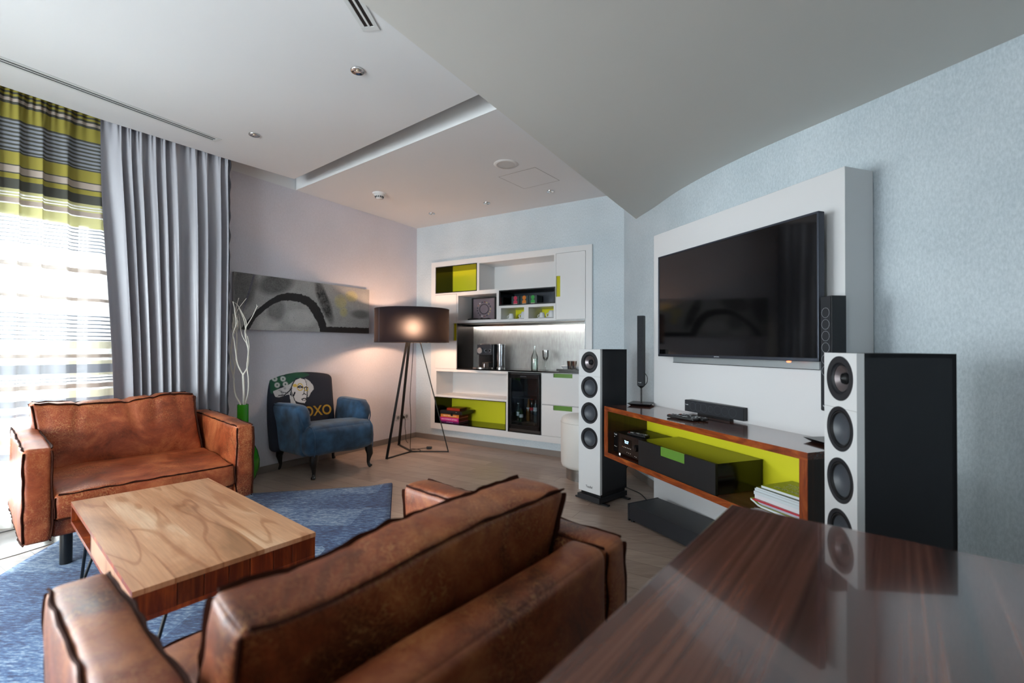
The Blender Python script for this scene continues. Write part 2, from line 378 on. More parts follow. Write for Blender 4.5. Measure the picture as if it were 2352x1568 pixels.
def soft_box(name, B, r, mat, parent, puff=(0, 0, 0, 0, 0, 0), amp=.0, freq=6, res=.03, warp=None, seams=(), wr=None, seed=0, seam_mat=None, fl=.012, flt=.0045):
    """upholstered block: rounded edges, puffed faces, small wrinkles, flat raised seams along named edges"""
    x0, x1, y0, y1, z0, z1 = B; lo = Vector((x0, y0, z0)); hi = Vector((x1, y1, z1)); C = (lo+hi)/2; H = (hi-lo)/2
    def axis(k):
        h = H[k]; e = [r*(1-math.cos(t)) for t in (0, R(22), R(45), R(68))]
        n = max(2, int((2*h-2*r)/res)); mid = [r+(2*h-2*r)*i/n for i in range(n+1)]
        # map so corner samples spread around the arc
        xs = [-h+q for q in e]+[-h+q for q in mid]+[h-q for q in e[::-1]]
        return sorted(set(round(q, 6) for q in xs))
    A = [axis(k) for k in range(3)]
    def place(p):
        q = Vector([max(-H[k]+r, min(H[k]-r, p[k])) for k in range(3)]); d = p-q
        if d.length > 1e-9: n = d.normalized(); out = q+n*r
        else: n = Vector((0, 0, 0)); out = p
        ab = [max(0, 1-(p[k]/H[k])**2) for k in range(3)]
        pf = Vector((0, 0, 0))
        for k in range(3):
            if abs(abs(p[k])-H[k]) < 1e-6:
                sgn = 1 if p[k] > 0 else -1; o = [j for j in range(3) if j != k]
                pf[k] += sgn*puff[2*k+(1 if sgn > 0 else 0)]*(ab[o[0]]*ab[o[1]])**.6
                if n.length < .1: n = Vector([sgn if j == k else 0 for j in range(3)])
        out = out+pf
        if amp: out = out+n*amp*mn.noise(out*freq+Vector((seed*3.1, seed, 0)))*2
        if wr: out = out+n*wr(out)
        out = out+C
        return warp(out) if warp else out
    idx = {}; mb = MB()
    def vid(i, j, k):
        key = (i, j, k)
        if key not in idx:
            idx[key] = len(mb.v); mb.v.append(tuple(place(Vector((A[0][i], A[1][j], A[2][k])))))
        return idx[key]
    nx, ny, nz = len(A[0])-1, len(A[1])-1, len(A[2])-1
    for i in range(nx):
        for j in range(ny):
            mb.f.append((vid(i, j, 0), vid(i, j+1, 0), vid(i+1, j+1, 0), vid(i+1, j, 0)))
            mb.f.append((vid(i, j, nz), vid(i+1, j, nz), vid(i+1, j+1, nz), vid(i, j+1, nz)))
    for i in range(nx):
        for k in range(nz):
            mb.f.append((vid(i, 0, k), vid(i+1, 0, k), vid(i+1, 0, k+1), vid(i, 0, k+1)))
            mb.f.append((vid(i, ny, k), vid(i, ny, k+1), vid(i+1, ny, k+1), vid(i+1, ny, k)))
    for j in range(ny):
        for k in range(nz):
            mb.f.append((vid(0, j, k), vid(0, j, k+1), vid(0, j+1, k+1), vid(0, j+1, k)))
            mb.f.append((vid(nx, j, k), vid(nx, j+1, k), vid(nx, j+1, k+1), vid(nx, j, k+1)))
    mb.m = [0]*len(mb.f)
    o = mb.build(name, mat, parent, smooth=True)
    for p in o.data.polygons: p.use_smooth = True
    at = o.data.attributes.get('sharp_edge')
    if at: o.data.attributes.remove(at)
    if seams:
        sb = MB(); ax = 'xyz'
        for e in seams:   # e.g. 'x0z1' : edge at x0,z1 running along y
            ka, kb = ax.index(e[0]), ax.index(e[2]); sa = -1 if e[1] == '0' else 1; sgb = -1 if e[3] == '0' else 1
            kc = 3-ka-kb; dirv = Vector((0, 0, 0)); dirv[ka] = sa; dirv[kb] = sgb; dirv.normalize()
            tang = Vector((0, 0, 0)); tang[ka] = -sgb*sa*1.0; tang[kb] = 1.0
            tang = Vector((0, 0, 0)); tang[ka] = dirv[kb]; tang[kb] = -dirv[ka]
            base = Vector((0, 0, 0)); base[ka] = sa*(H[ka]-r); base[kb] = sgb*(H[kb]-r)
            L = H[kc]; n = max(6, int(2*L/.018)); rows = []
            for q in range(n+1):
                t = -L+2*L*q/n
                pe = base.copy(); pe[kc] = max(-L+r*.7, min(L-r*.7, t))*1.0
                pin = pe+dirv*(r-.006)
                over = t-pe[kc]
                wv = mn.noise(Vector((t*16+seed*5+ka*7+kb*3, sa*3.0, sgb*5.0)))*.007+mn.noise(Vector((t*5+seed, 9.1, sa)))*.008
                nn = amp*mn.noise(pin*freq+Vector((seed*3.1, seed, 0)))*2 if amp else 0
                if wr: nn += wr(pin)
                w2 = fl*(1+.45*mn.noise(Vector((t*22, seed, 2.2))))
                pts = []
                for a, b in ((0, -1), (1, -1), (1, 1), (0, 1)):
                    pp = pin+dirv*(a*(w2+.006)+nn)+tang*(b*flt/2+wv*a)
                    pp = pp+C; pts.append(warp(pp) if warp else pp)
                rows.append(pts)
            vs = [p for rw in rows for p in rw]; fs = []
            for q in range(n):
                for k in range(4): fs.append((q*4+k, q*4+(k+1) % 4, (q+1)*4+(k+1) % 4, (q+1)*4+k))
            fs += [(0, 1, 2, 3), tuple(n*4+k for k in (3, 2, 1, 0))]
            sb.add(vs, fs)
        so = sb.build('seam', seam_mat or PIPE, o, smooth=True); so['label'] = 'raised dark seam'
    return o

# ================================================================== ROOM
CEIL_Z, TOP_Z, SOF_Z = 2.69, 2.88, 2.33
C0 = Vector((-1.235, 5.983)); A31 = R(31.3)
DL = Vector((math.sin(A31), math.cos(A31))); DB = Vector((DL.y, -DL.x)); RZB = -A31
def BW(s, y, z): p = C0+DB*s+DL*y; return (p.x, p.y, z)
right_pts = [(1.102, 4.563), (1.124, 4.20), (1.177, 3.868), (1.246, 3.367), (1.405, 2.814), (1.689, 2.162), (1.888, 1.70), (2.25, .86), (2.62, 0), (2.95, -.9), (3.2, -1.8), (3.3, -2.4)]
def catmull(pts, n=5):
    P_ = [Vector(p) for p in pts]; out = []
    for i in range(len(P_)-1):
        p0 = P_[max(i-1, 0)]; p1 = P_[i]; p2 = P_[i+1]; p3 = P_[min(i+2, len(P_)-1)]
        for k in range(n):
            t = k/n
            out.append(.5*((2*p1)+(p2-p0)*t+(2*p0-5*p1+4*p2-p3)*t*t+(3*p1-p0-3*p2+p3)*t**3))
    out.append(P_[-1]); return out
RC = catmull(right_pts)
def strip_wall(pts, z0, z1, th, m=0, mb=None):
    """wall sheet of thickness th to the right of the path direction"""
    mb = mb or MB(); pts = [Vector(p) for p in pts]; nn = []
    for i in range(len(pts)):
        d = (pts[min(i+1, len(pts)-1)]-pts[max(i-1, 0)]).normalized(); nn.append(Vector((d.y, -d.x)))
    N = len(pts); vs = []
    for z in (z0, z1):
        vs += [(p.x, p.y, z) for p in pts]; vs += [((p+n*th).x, (p+n*th).y, z) for p, n in zip(pts, nn)]
    fs = []
    for i in range(N-1):
        fs += [(i, i+1, 2*N+i+1, 2*N+i), (N+i+1, N+i, 3*N+i, 3*N+i+1), (2*N+i, 2*N+i+1, 3*N+i+1, 3*N+i), (i+1, i, N+i, N+i+1)]
    fs += [(0, 2*N, 3*N, N), (N-1, 2*N-1, 4*N-1, 3*N-1)]
    return mb.add(vs, [f[::-1] for f in fs], m)
# floor
struct(MB().prism([(-6.2, -2.9), (3.9, -2.9), (3.9, 5.2), (-1.2, 6.6), (-3.3, 4.2), (-4.6, 1.8)], -.08, 0).build('floor', OAK))
# right wall (gently curved)
struct(strip_wall([(p.x, p.y) for p in RC][::-1], 0, TOP_Z, .12).build('wall_right', WALLB, smooth=True))
rw = bpy.data.objects['wall_right']
# back wall with an opening for the built-in cabinet
HS0, HS1, HZ0, HZ1 = .30, 2.385, .17, 2.19
mb = MB()
mb.box(-.12, HS0, 0, .12, 0, TOP_Z); mb.box(HS1, 2.74, 0, .12, 0, TOP_Z)
mb.box(HS0, HS1, 0, .12, 0, HZ0); mb.box(HS0, HS1, 0, .12, HZ1, TOP_Z)
wb = struct(mb.build('wall_back', WALLB)); wb.location = (C0.x, C0.y, 0); wb.rotation_euler = (0, 0, RZB)
# left wall: wallpaper up to ceiling height, plain plaster above it inside the slot
LE = C0-DL*2.45
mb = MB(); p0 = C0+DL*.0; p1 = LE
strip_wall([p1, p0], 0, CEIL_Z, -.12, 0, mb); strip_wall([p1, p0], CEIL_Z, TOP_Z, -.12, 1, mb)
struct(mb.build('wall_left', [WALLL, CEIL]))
# window wall (slightly curved facade)
win = [(-2.58, 4.02), (-2.641, 3.936), (-2.883, 3.578), (-3.01, 3.39), (-3.311, 2.882), (-4.002, 1.708), (-4.6, .45), (-5.2, -1.0), (-5.55, -2.45)]
mb = MB()
strip_wall(win[:4][::-1], 0, TOP_Z, -.14, 0, mb)
strip_wall(win[3:][::-1], 2.09, TOP_Z, -.14, 0, mb)
strip_wall(win[3:][::-1], 0, .09, -.14, 0, mb)
strip_wall(win[6:][::-1], .09, 2.09, -.14, 0, mb)
struct(mb.build('wall_window', WALLL))
mb = MB(); mb.box(-5.7, -5.2, -2.52, -2.4, 0, TOP_Z); mb.box(-2.7, 3.4, -2.52, -2.4, 0, TOP_Z); mb.box(-5.2, -2.7, -2.52, -2.4, 0, .25); mb.box(-5.2, -2.7, -2.52, -2.4, 2.3, TOP_Z)  # unseen window opening on the left added to let in fill light
struct(mb.build('wall_behind', WALLB))
struct(MB().prism([tuple(LE), tuple(LE-DB*.13), (-2.60, 4.06), (-2.50, 3.98)], 0, TOP_Z).build('wall_return', WALLL))
# windows: frames and panes; the last, unseen one is added for fill light
FRM = P('window_frame_grey', '4d5054', .4)
GLZ = glass('window_glass', 'f4f8f8', .06)
for i, (a, b, z0, z1) in enumerate([(win[k], win[k+1], .09, 2.09) for k in (3, 4, 5)]+[((-5.2, -2.46), (-2.7, -2.46), .25, 2.3)]):
    i += 3; a = Vector(a); b = Vector(b); d = (b-a); L = d.length; d.normalize()
    ang = math.atan2(d.y, d.x)
    o = thing('window_%d' % (i-2), None, None, (a.x, a.y, 0), ang); o['kind'] = 'structure'
    mb = MB(); yo = -.03
    for x in (0, L-.05): mb.box(x, x+.05, yo-.05, yo+.02, z0, z1)
    mb.box(0, L, yo-.05, yo+.02, z0, z0+.06); mb.box(0, L, yo-.05, yo+.02, z1-.06, z1)
    mb.box(.125, .165, yo-.045, yo+.015, z0, z1)
    if L > .8: mb.box(L*.55-.02, L*.55+.02, yo-.045, yo+.015, z0, z1)
    mb.box(0, L, yo-.045, yo+.015, .52, .56)
    struct(mb.build('window_frame', FRM, o, bevel=.004))
    struct(MB().box(.03, L-.03, yo-.018, yo-.012, z0+.02, z1-.02).build('window_pane', GLZ, o))
    # sky portal: helps the renderer find the daylight coming through the opening
    la = bpy.data.lights.new('daylight_portal', 'AREA'); la.shape = 'RECTANGLE'; la.size = L; la.size_y = z1-z0
    la.cycles.is_portal = True
    lo = bpy.data.objects.new('daylight_portal', la); COL.objects.link(lo)
    mid = (a+b)/2; nrm = Vector((-d.y, d.x))          # room side
    lo.location = (mid.x-nrm.x*.12, mid.y-nrm.y*.12, (z0+z1)/2)
    lo.rotation_euler = Vector((-nrm.x, -nrm.y, 0)).to_track_quat('Z', 'Y').to_euler()
# stone border along the windows with a dark slot
brd = [(-2.30, 3.74), (-2.47, 3.42), (-2.62, 2.95), (-2.75, 2.60), (-3.1, 1.9), (-3.6, .9), (-4.3, -.6), (-4.9, -2.4)]
wl = [(p[0]-.005, p[1]) for p in win[1:]]
struct(MB().prism(brd+wl[::-1], -.02, .003).build('trim_1', TILE))
bl = [Vector(p)+Vector((.11, -.06)) for p in win[2:]]
mb = MB(); strip_wall([tuple(p) for p in bl], .0, .006, .012, 0, mb); struct(mb.build('trim_2', BLACKM))
# ceilings
edge = [(-1.993, 4.216), (-2.357, 3.732), (-2.593, 3.382), (-2.79, 3.091), (-2.904, 2.882), (-3.009, 2.704), (-3.70, 1.53), (-4.29, .28), (-4.89, -1.15), (-5.25, -2.4)]
struct(MB().prism([(.45, 2.259)]+edge+[(-2.0, -2.4), (-2.0, -.9)], CEIL_Z, CEIL_Z+.10).build('ceiling', CEIL))
far_c = [(-2.118, 4.518), (.55, 2.448), (1.12, 3.4), (1.102, 4.563), (-1.235, 5.983)]
struct(MB().prism(far_c, CEIL_Z, TOP_Z-.001).build('ceiling.001', CEIL))
struct(MB().prism([(-6.2, -2.9), (3.9, -2.9), (3.9, 5.2), (-1.2, 6.6), (-3.3, 4.6), (-4.6, 1.8)], TOP_Z, TOP_Z+.08).build('ceiling.002', CEIL))
sof = [(1.124, 4.20), (-.517, 1.544), (-2.954, -2.4)]
struct(MB().prism(sof+[(p.x, p.y) for p in RC[::-1] if p.y < 4.15], SOF_Z, TOP_Z-.002).build('ceiling.003', SOFFIT))
# baseboards
def board(pts, name, h=.062, th=.012):
    struct(strip_wall(pts, 0, h, -th).build(name, SKIRT, bevel=.002))
board([tuple(C0), tuple(LE)], 'baseboard_left')
board([tuple(C0+DB*2.72), tuple(C0)], 'baseboard_back')
board([(p.x, p.y) for p in RC][::-1], 'baseboard_right')

# ------------------------------------------------------------------ ceiling fittings
def downlight(x, y, z, label, r=.036):
    t = thing('recessed_downlight', label, 'light', (x, y, z), 0, 'recessed ceiling spotlights')
    MB().lathe([(r*.80, -.006), (r*.93, -.007), (r, -.003), (r, 0)], 28).build('trim_ring', CHROME, t, smooth=True)
    MB().lathe([(r*.80, -.006), (r*.55, -.0025), (0, -.0008)], 20).build('reflector', P('spot_reflector', 'e6e6e6', .08, metal=1), t)
    MB().lathe([(0, -.0062), (.007, -.005), (.008, -.001), (0, -.001)], 14).build('bulb', P('bulb_glass', 'd8c8b0', .15), t, smooth=True)
# openings are shallow: fittings sit just under the ceiling sheet
dl = [(-.859, 2.545, 'chrome ceiling spotlight nearest the dropped grey soffit edge, by the short vent'),
      (-1.864, 3.327, 'chrome ceiling spotlight near the end of the long slot vent over the curtains'),
      (-.924, 5.299, 'small chrome ceiling spotlight nearest the room corner, leftmost of the row above the wall cabinet'),
      (-.273, 4.904, 'small chrome ceiling spotlight in the middle of the row above the wall cabinet'),
      (.37, 4.524, 'small chrome ceiling spotlight nearest the access hatch, rightmost of the row above the wall cabinet')]
for x, y, l in dl: downlight(x, y, CEIL_Z-.0002, l, .038)
def slot_vent(p0, d, L, w_, name_label, th=.004):
    ang = math.atan2(d[1], d[0]); t = thing('slot_vent', name_label, 'air vent', (p0[0], p0[1], CEIL_Z), ang)
    mb = MB()
    for a, b in ((-w_/2, -w_*.26), (-w_*.06, w_*.06), (w_*.26, w_/2)): mb.box(.03, L-.03, a, b, -th, 0)
    mb.box(0, .03, -w_/2, w_/2, -th, 0); mb.box(L-.03, L, -w_/2, w_/2, -th, 0)
    mb.build('frame', P('vent_white', 'c9cccc', .5), t, bevel=.001)
    for a, b in ((-w_*.26, -w_*.06), (w_*.06, w_*.26)): MB().box(.03, L-.03, a, b, -.0012, -.0002).build('slot', BLACKM, t)
dd = Vector((-2.506+2.185, 2.859-3.43)).normalized()
slot_vent((-2.185, 3.43), dd, 2.3, .085, 'long thin white slot vent with two black slots above the curtains')
slot_vent((-.681, 2.218), Vector((-.11, -1)).normalized(), 1.2, .085, 'short wide white slot vent with two black slots beside the soffit edge')
t = thing('smoke_detector', 'round white smoke detector on the ceiling above the armchair', 'smoke detector', (-1.329, 4.607, CEIL_Z), R(20))
MB().lathe([(0, -.012), (.062, -.012), (.066, 0), (0, 0)], 32).build('mount', WHITE, t, smooth=True)
MB().lathe([(0, -.058), (.026, -.056), (.036, -.046), (.046, -.022), (.056, -.012), (0, -.012)], 32).build('housing', WHITE, t, smooth=True)
mb = MB()
for k in range(14):
    a = 2*math.pi*k/14; c, s_ = math.cos(a), math.sin(a)
    mb.bar((.0365*c, .0365*s_, -.048), (.043*c, .043*s_, -.032), .009, .004, side=(-s_, c, 0))
mb.build('sensor_slots', BLACKM, t)
t = thing('ceiling_speaker', 'round white ceiling speaker flush in the ceiling beside the access hatch', 'speaker', (-.055, 3.855, CEIL_Z))
MB().lathe([(.078, -.006), (.1, -.004), (.104, 0), (.078, 0)], 40).build('rim', WHITE, t, smooth=True)
MB().cyl((0, 0, -.004), .078, .003, 36).build('grille', P('grille_white', 'c4c4c3', .8, bmp=.5, bscale=900), t)
hq = [(-.126, 4.144), (.191, 3.919), (.429, 4.226), (.112, 4.452)]
mb = MB()
for i in range(4):
    a = Vector(hq[i]); b = Vector(hq[(i+1) % 4]); mb.bar((a.x, a.y, CEIL_Z-.0008), (b.x, b.y, CEIL_Z-.0008), .0035, .0012)
t = thing('access_hatch', 'square flush access hatch with a thin outline in the ceiling', 'hatch', (0, 0, 0))
mb.build('joint', P('joint_grey', '8d8a88', .8), t)
MB().prism(hq, CEIL_Z-.0008, CEIL_Z-.0001).build('panel', CEIL, t)

# ================================================================== SOFAS, RUG, TABLE, DESK
def sofa(name, label, loc, rz, W, D, mat, seed, cush_t=.60, rise=.0, wrk=1.0, shift=0, tilt=.115, taper=0):
    t = thing(name, label, 'sofa', loc, rz, 'cognac leather sofas')
    AH = .64; AW = .108; Z0 = .165
    def warm(p):
        k = ss(0, D, p.y); return Vector((p.x, p.y, p.z+(rise*k*ss(.3, .6, p.z))))
    for a, b, sx in ((0, AW, 'x0'), (W-AW, W, 'x1')):
        soft_box('armrest', (a, b, 0, D, Z0, AH), .022, mat, t, puff=(.006, .006, .004, .004, 0, .012), amp=.004, freq=7, res=.028,
                 seams=('x0z1', 'x1z1', 'x0y0', 'x1y0', 'x0y1', 'x1y1', 'x0z0', 'x1z0'), seed=seed+a, warp=warm, fl=.009)
    soft_box('base', (AW, W-AW, .03, D-.06, Z0+.01, .265), .015, mat, t, amp=.002, seed=seed)
    def dent(o):      # gentle creases running in from the front edge
        return -.006*max(0, mn.noise(Vector((o.x*9+o.y*4, o.y*3, seed))))*wrk
    def seatw(p):
        k = ss(0, D*.7, p.y)
        return Vector((p.x, p.y, p.z+.032*k*ss(.3, .39, p.z)))
    soft_box('seat_cushion', (AW+.004, W-AW-.004, -.012, .69, .262, .398), .022, mat, t, puff=(0, 0, .008, 0, 0, .018), amp=.005, freq=6, res=.024,
             seams=('y0z1', 'y0z0', 'x0y0', 'x1y0'), seed=seed+3, warp=seatw, wr=dent, fl=.009)
    soft_box('back_frame', (AW, W-AW, D-.115, D, Z0+.01, AH+.002), .03, mat, t, puff=(0, 0, 0, .012, 0, .006), amp=.004, freq=5, seed=seed+5, res=.03,
             seams=('y1z1',) if seed < 0 else ())
    # loose back cushion leaning on the frame
    ca = cush_t; zb = .405
    def lean(p):
        k = (p.z-zb)/.40
        xw = max(0, min(1, p.x/W))*taper; yf = ca-.055; hi_ = max(0, min(1, k))
        return Vector((p.x+shift*hi_*(1-.8*p.x/W)+.004*xw*taper, yf+(p.y-yf)*(1-.24*xw)+tilt*k, p.z-hi_*xw*(.012+.16*max(0, p.y-yf))-.024*taper*hi_*math.sin(math.pi*max(0, min(1, p.x/W)))+.012*math.sin((p.x/W)*9+seed)*ss(.6, .8, p.z)))
    def crease(o):
        x = o.x; z = o.z
        c = 0
        for q, (cx, sl, dp) in enumerate(((-.22, .25, .016), (.04, -.12, .018), (.16, .10, .014), (.30, -.2, .010), (-.36, .05, .008))):
            dx = x-cx-sl*(z-.1); c -= dp*math.exp(-(dx/.016)**2)*ss(-.12, .2, z)
        return (c+.007*mn.noise(Vector((x*6, z*6, seed)))) * wrk+.0028*mn.noise(Vector((x*26+o.y*30, o.y*34-x*9, z*20+seed)))
    soft_box('back_cushion', (AW+.012, W-AW-.03, ca-.055, ca+.105, zb, .80), .02, mat, t, puff=(.01, .01, .034, .02, 0, .010), amp=.006, freq=5, res=.02,
             seams=('y0z1', 'y1z1', 'x0y0', 'x1y0', 'x0y1', 'x1y1'), seed=seed+9, warp=lean, wr=crease, fl=.013)
    for x, y in ((.17, .10), (W-.17, .10), (.17, D-.12), (W-.17, D-.12)):
        MB().cyl((x, y, .0), .026, Z0+.02, 24).build('leg', P('black_metal', '0d0f12', .35), t, smooth=True)
    return t
sofa('leather_sofa', 'worn cognac leather sofa under the window, in front of the striped curtain', (-2.393, 2.274, .009), R(50), 1.06, .88, LEA1, 1.0, .60, .02, shift=-.055)
sofa('leather_sofa', 'shade-darkened cognac leather sofa seen from behind, in front of the dark desk', (-.341, 1.853, .0), math.atan2(-.772, -.636), 1.075, .86, LEA2, 4.0, .535, 0, .25, tilt=.10, taper=1)

# rug
ra = Vector((.233, -.972)); rb = Vector((-.975, -.22)); rc = Vector((-.996, 3.871))
mb = MB(); NU, NV = 60, 44
def rp(i, j):
    a = 2.75*i/NU; b = j/NV
    wd = 1.93-.11*ss(0, 2.0, a)-.02*math.sin(a*4); p = rc+ra*a+rb*(wd*b)
    lift = .018*math.exp(-((a/.10)**2+(b*wd/.12)**2)); return (p.x, p.y, .008+lift)
vs = [rp(i, j) for i in range(NU+1) for j in range(NV+1)]
fs = [(i*(NV+1)+j, (i+1)*(NV+1)+j, (i+1)*(NV+1)+j+1, i*(NV+1)+j+1) for i in range(NU) for j in range(NV)]
mb.add(vs, fs)
rg = thing('area_rug', 'worn blue woven rug under the coffee table', 'rug', (rc.x, rc.y, 0))
ro = mb.build('pile', RUG, rg, smooth=True); ro.location = (-rc.x, -rc.y, 0)
sm = ro.modifiers.new('t', 'SOLIDIFY'); sm.thickness = .007; sm.offset = -1
bpath = [Vector(rp(i, 0)) for i in range(NU+1)]+[Vector(rp(NU, j)) for j in range(1, NV+1)]+[Vector(rp(i, NV)) for i in range(NU-1, -1, -1)]+[Vector(rp(0, j)) for j in range(NV-1, 0, -1)]
bo = MB().tube([(p.x-rc.x, p.y-rc.y, p.z-.003) for p in bpath], .0055, 6, closed=True).build('bound_edge', P('rug_binding', '1c2a52', .9), rg, smooth=True)

# coffee table (four plan corners: back-left, back-right, front-right, front-left)
TH = .42
ct = [Vector(p) for p in ((-2.106, 2.224), (-1.718, 2.632), (-.787, 1.872), (-1.150, 1.414))]
tc = sum(ct, Vector((0, 0)))/4
tbl = thing('coffee_table', 'square-edged acacia wood coffee table with open shelf and drawer between the two sofas', 'table', (tc.x, tc.y, 0.009), R(-40))
rot = Matrix.Rotation(R(40), 2)
q = [rot @ (p-tc) for p in ct]     # local corners, x runs away from the window
def inset(k): return [(p.x*(1-k/abs(p.x)*1) , p.y*(1-k/abs(p.y))) for p in q]
H_ = TH-.009
tt = MB().prism([tuple(p) for p in q], H_-.017, H_).build('tabletop', [TABLEW, TABLESIDE], tbl)
for p_ in tt.data.polygons: p_.material_index = 0 if p_.normal.z > .5 or abs(p_.normal.y) < .3 or p_.normal.x < -.5 else 1
tt.data.polygons.foreach_set('use_smooth', [False]*len(tt.data.polygons))
MB().prism([tuple(p) for p in inset(.001)], H_-.105, H_-.090).build('bottom_board', TABLESIDE, tbl, bevel=.0012)
def lerp(a, b, t): return a+(b-a)*t
# q0,q1 = window end, q2,q3 = room end ; long open side is q0-q3 (facing the windows)
def panel(a, b, th, z0, z1, nm, mat, par=tbl):
    d = (b-a).normalized(); n = Vector((-d.y, d.x))
    if n.dot(-(a+b)/2) < 0: n = -n
    return MB().prism([tuple(a), tuple(b), tuple(b+n*th), tuple(a+n*th)], z0, z1).build(nm, mat, par, bevel=.0012)
zi0, zi1 = H_-.09, H_-.017
blocks = [0, .20, .33, .46, .58, .72, .84, 1.0]
for i in range(len(blocks)-1):
    a = lerp(q[3], q[2], blocks[i]+.002); b = lerp(q[3], q[2], blocks[i+1]-.002)
    panel(a*.998, b*.998, .016, zi0, zi1, 'side_block', TABLESIDE)
panel(q[1]*.998, q[2]*.998, .016, zi0, zi1, 'side_panel', TABLESIDE)
panel(q[0]*.998, q[1]*.998, .016, zi0, zi1, 'side_panel', TABLESIDE)
dv = lerp(q[0], q[3], .42); dw = lerp(q[1], q[2], .42)
panel(dv*.995, dw*.95, .014, zi0, zi1, 'divider', TABLESIDE)
dr = panel(lerp(q[0], q[3], .435)*.997, lerp(q[0], q[3], .985)*.997, .016, zi0+.002, zi1-.002, 'drawer', TABLEW)
for p in q:
    c = p*.86
    for s_ in (-1, 1):
        dirx = Vector((-p.x, 0)).normalized() if s_ < 0 else Vector((0, -p.y)).normalized()
        foot = c+(p*.04)
        top = c+dirx*.075
        MB().tube([(top.x, top.y, H_-.105), (foot.x, foot.y, .004)], .0065, 8).build('leg', P('black_metal', '0d0f12', .35), tbl, smooth=True)

# glossy desk in the foreground
dk = thing('desk', 'large dark glossy walnut desk blurred in the near foreground', 'desk', (.589, 1.246, 0), math.atan2(-.766, -.643))
# local x: along the left edge towards the viewer's left; local y: along the back edge to the right
MB().box(0, 1.9, 0, 1.05, .712, .75).build('desktop', WALNUT, dk, bevel=.004)
for x in (.06, 1.78): MB().box(x, x+.05, .04, .98, 0, .712).build('leg_panel', WALNUTV, dk, bevel=.003)
MB().box(.11, 1.78, .30, .33, .42, .712).build('modesty_panel', WALNUTV, dk)

# ================================================================== ARMCHAIR
VEL = P('blue_velvet', '2d4e6b', .85, var=.6, vscale=9, sheen=.25)
NAVY = P('navy_back_fabric', '1a1f2c', .9, bmp=.2, bscale=500)
DWOOD = P('dark_lacquered_leg', '0e0b0a', .3)
ch = thing('armchair', 'blue velvet armchair with a printed dark back, in front of the painting', 'armchair', (-1.729, 4.077, 0), math.atan2(.776, .631))
def armw(p): return p
def rarm(p):       # arms round over at the front
    k = ss(.16, .05, p.y); return Vector((p.x, p.y, p.z-.07*k*k*ss(.3, .62, p.z)))
for a, b in ((-.085, .02), (.492, .597)):
    sg = -1 if a < 0 else 1
    def wv(p, sg=sg): q_ = rarm(p); q_.x += sg*.02*ss(.45, .6, p.z)+sg*.03*ss(.2, .6, p.y); return q_
    ao = soft_box('armrest', (a, b, .055, .60, .19, .635), .042, VEL, ch, puff=(.01, .006, .0, 0, 0, .008), amp=.003, res=.03, warp=wv, seed=a)
    xq = a if sg < 0 else b
    path = [(xq+sg*(-.012)+sg*.0, .052, .22+.04*k) for k in range(8)]
    pts = []
    for k in range(9): pts.append(Vector((xq-sg*.014, .053, .24+.30*k/8)))
    pts += [Vector((xq-sg*.014, .062, .578)), Vector((xq-sg*.012, .09, .612)), Vector((xq-sg*.010, .15, .628))]
    for k in range(1, 7): pts.append(Vector((xq-sg*.010, .15+.42*k/6, .630)))
    pts = [wv(p) for p in pts]
    MB().tube(pts, .0055, 6).build('piping', VEL, ao, smooth=True)
soft_box('seat', (-.082, .592, -.055, .50, .195, .455), .07, VEL, ch, puff=(0, 0, .014, 0, 0, .02), amp=.004, res=.035, seed=2,
         warp=lambda p: Vector((p.x, p.y, p.z-.03*ss(.1, .45, p.y)*ss(.3, .45, p.z))))
for x in (-.035, .545): MB().tube([(x, -.066, .21), (x, -.072, .32), (x, -.062, .40), (x, -.02, .447), (x, .04, .462)], .004, 6).build('piping', VEL, ch, smooth=True)
def backw(p):
    k = (p.z-.2)/.7; cx = .155
    arch = .035*(1-min(1, abs(p.x-.16)/.30)**2.2)*ss(.7, .86, p.z)
    return Vector((cx+(p.x-cx)*(1+.04*k), p.y+.13*k, p.z+arch-.012))
BK = (-.165, .475, .43, .535, .20, .885)
soft_box('backrest', BK, .042, NAVY, ch, puff=(0, 0, .004, .01, 0, 0), amp=.0, res=.025, warp=backw, seed=6)
# printed picture: hair, face, glasses, sprayed letters, as coloured cells a millimetre proud of the fabric
def inpoly(x, z, pl):
    c = False; n = len(pl)
    for i in range(n):
        x1, z1 = pl[i]; x2, z2 = pl[(i+1) % n]
        if (z1 > z) != (z2 > z) and x < (x2-x1)*(z-z1)/(z2-z1)+x1: c = not c
    return c
def seg(x, z, pl, wd):
    for i in range(len(pl)-1):
        ax, az = pl[i]; bx, bz = pl[i+1]; dx, dz = bx-ax, bz-az
        t = max(0, min(1, ((x-ax)*dx+(z-az)*dz)/(dx*dx+dz*dz+1e-9)))
        if math.hypot(x-ax-dx*t, z-az-dz*t) < wd: return True
    return False
hairL = [(-.127, .744), (-.077, .762), (-.013, .78), (.039, .806), (.083, .837), (.099, .81), (.054, .776), (.039, .739), (.025, .704), (-.019, .7), (-.077, .683), (-.112, .693)]
face = [(.083, .833), (.136, .853), (.183, .835), (.195, .774), (.196, .728), (.192, .69), (.185, .638), (.161, .61), (.115, .621), (.07, .637), (.047, .68), (.039, .725), (.054, .776)]
hairR = [(.183, .847), (.222, .826), (.262, .777), (.267, .738), (.231, .703), (.208, .666), (.196, .667), (.2, .72), (.195, .774)]
neck = [(.021, .704), (.047, .68), (.07, .637), (.078, .603), (.029, .60)]
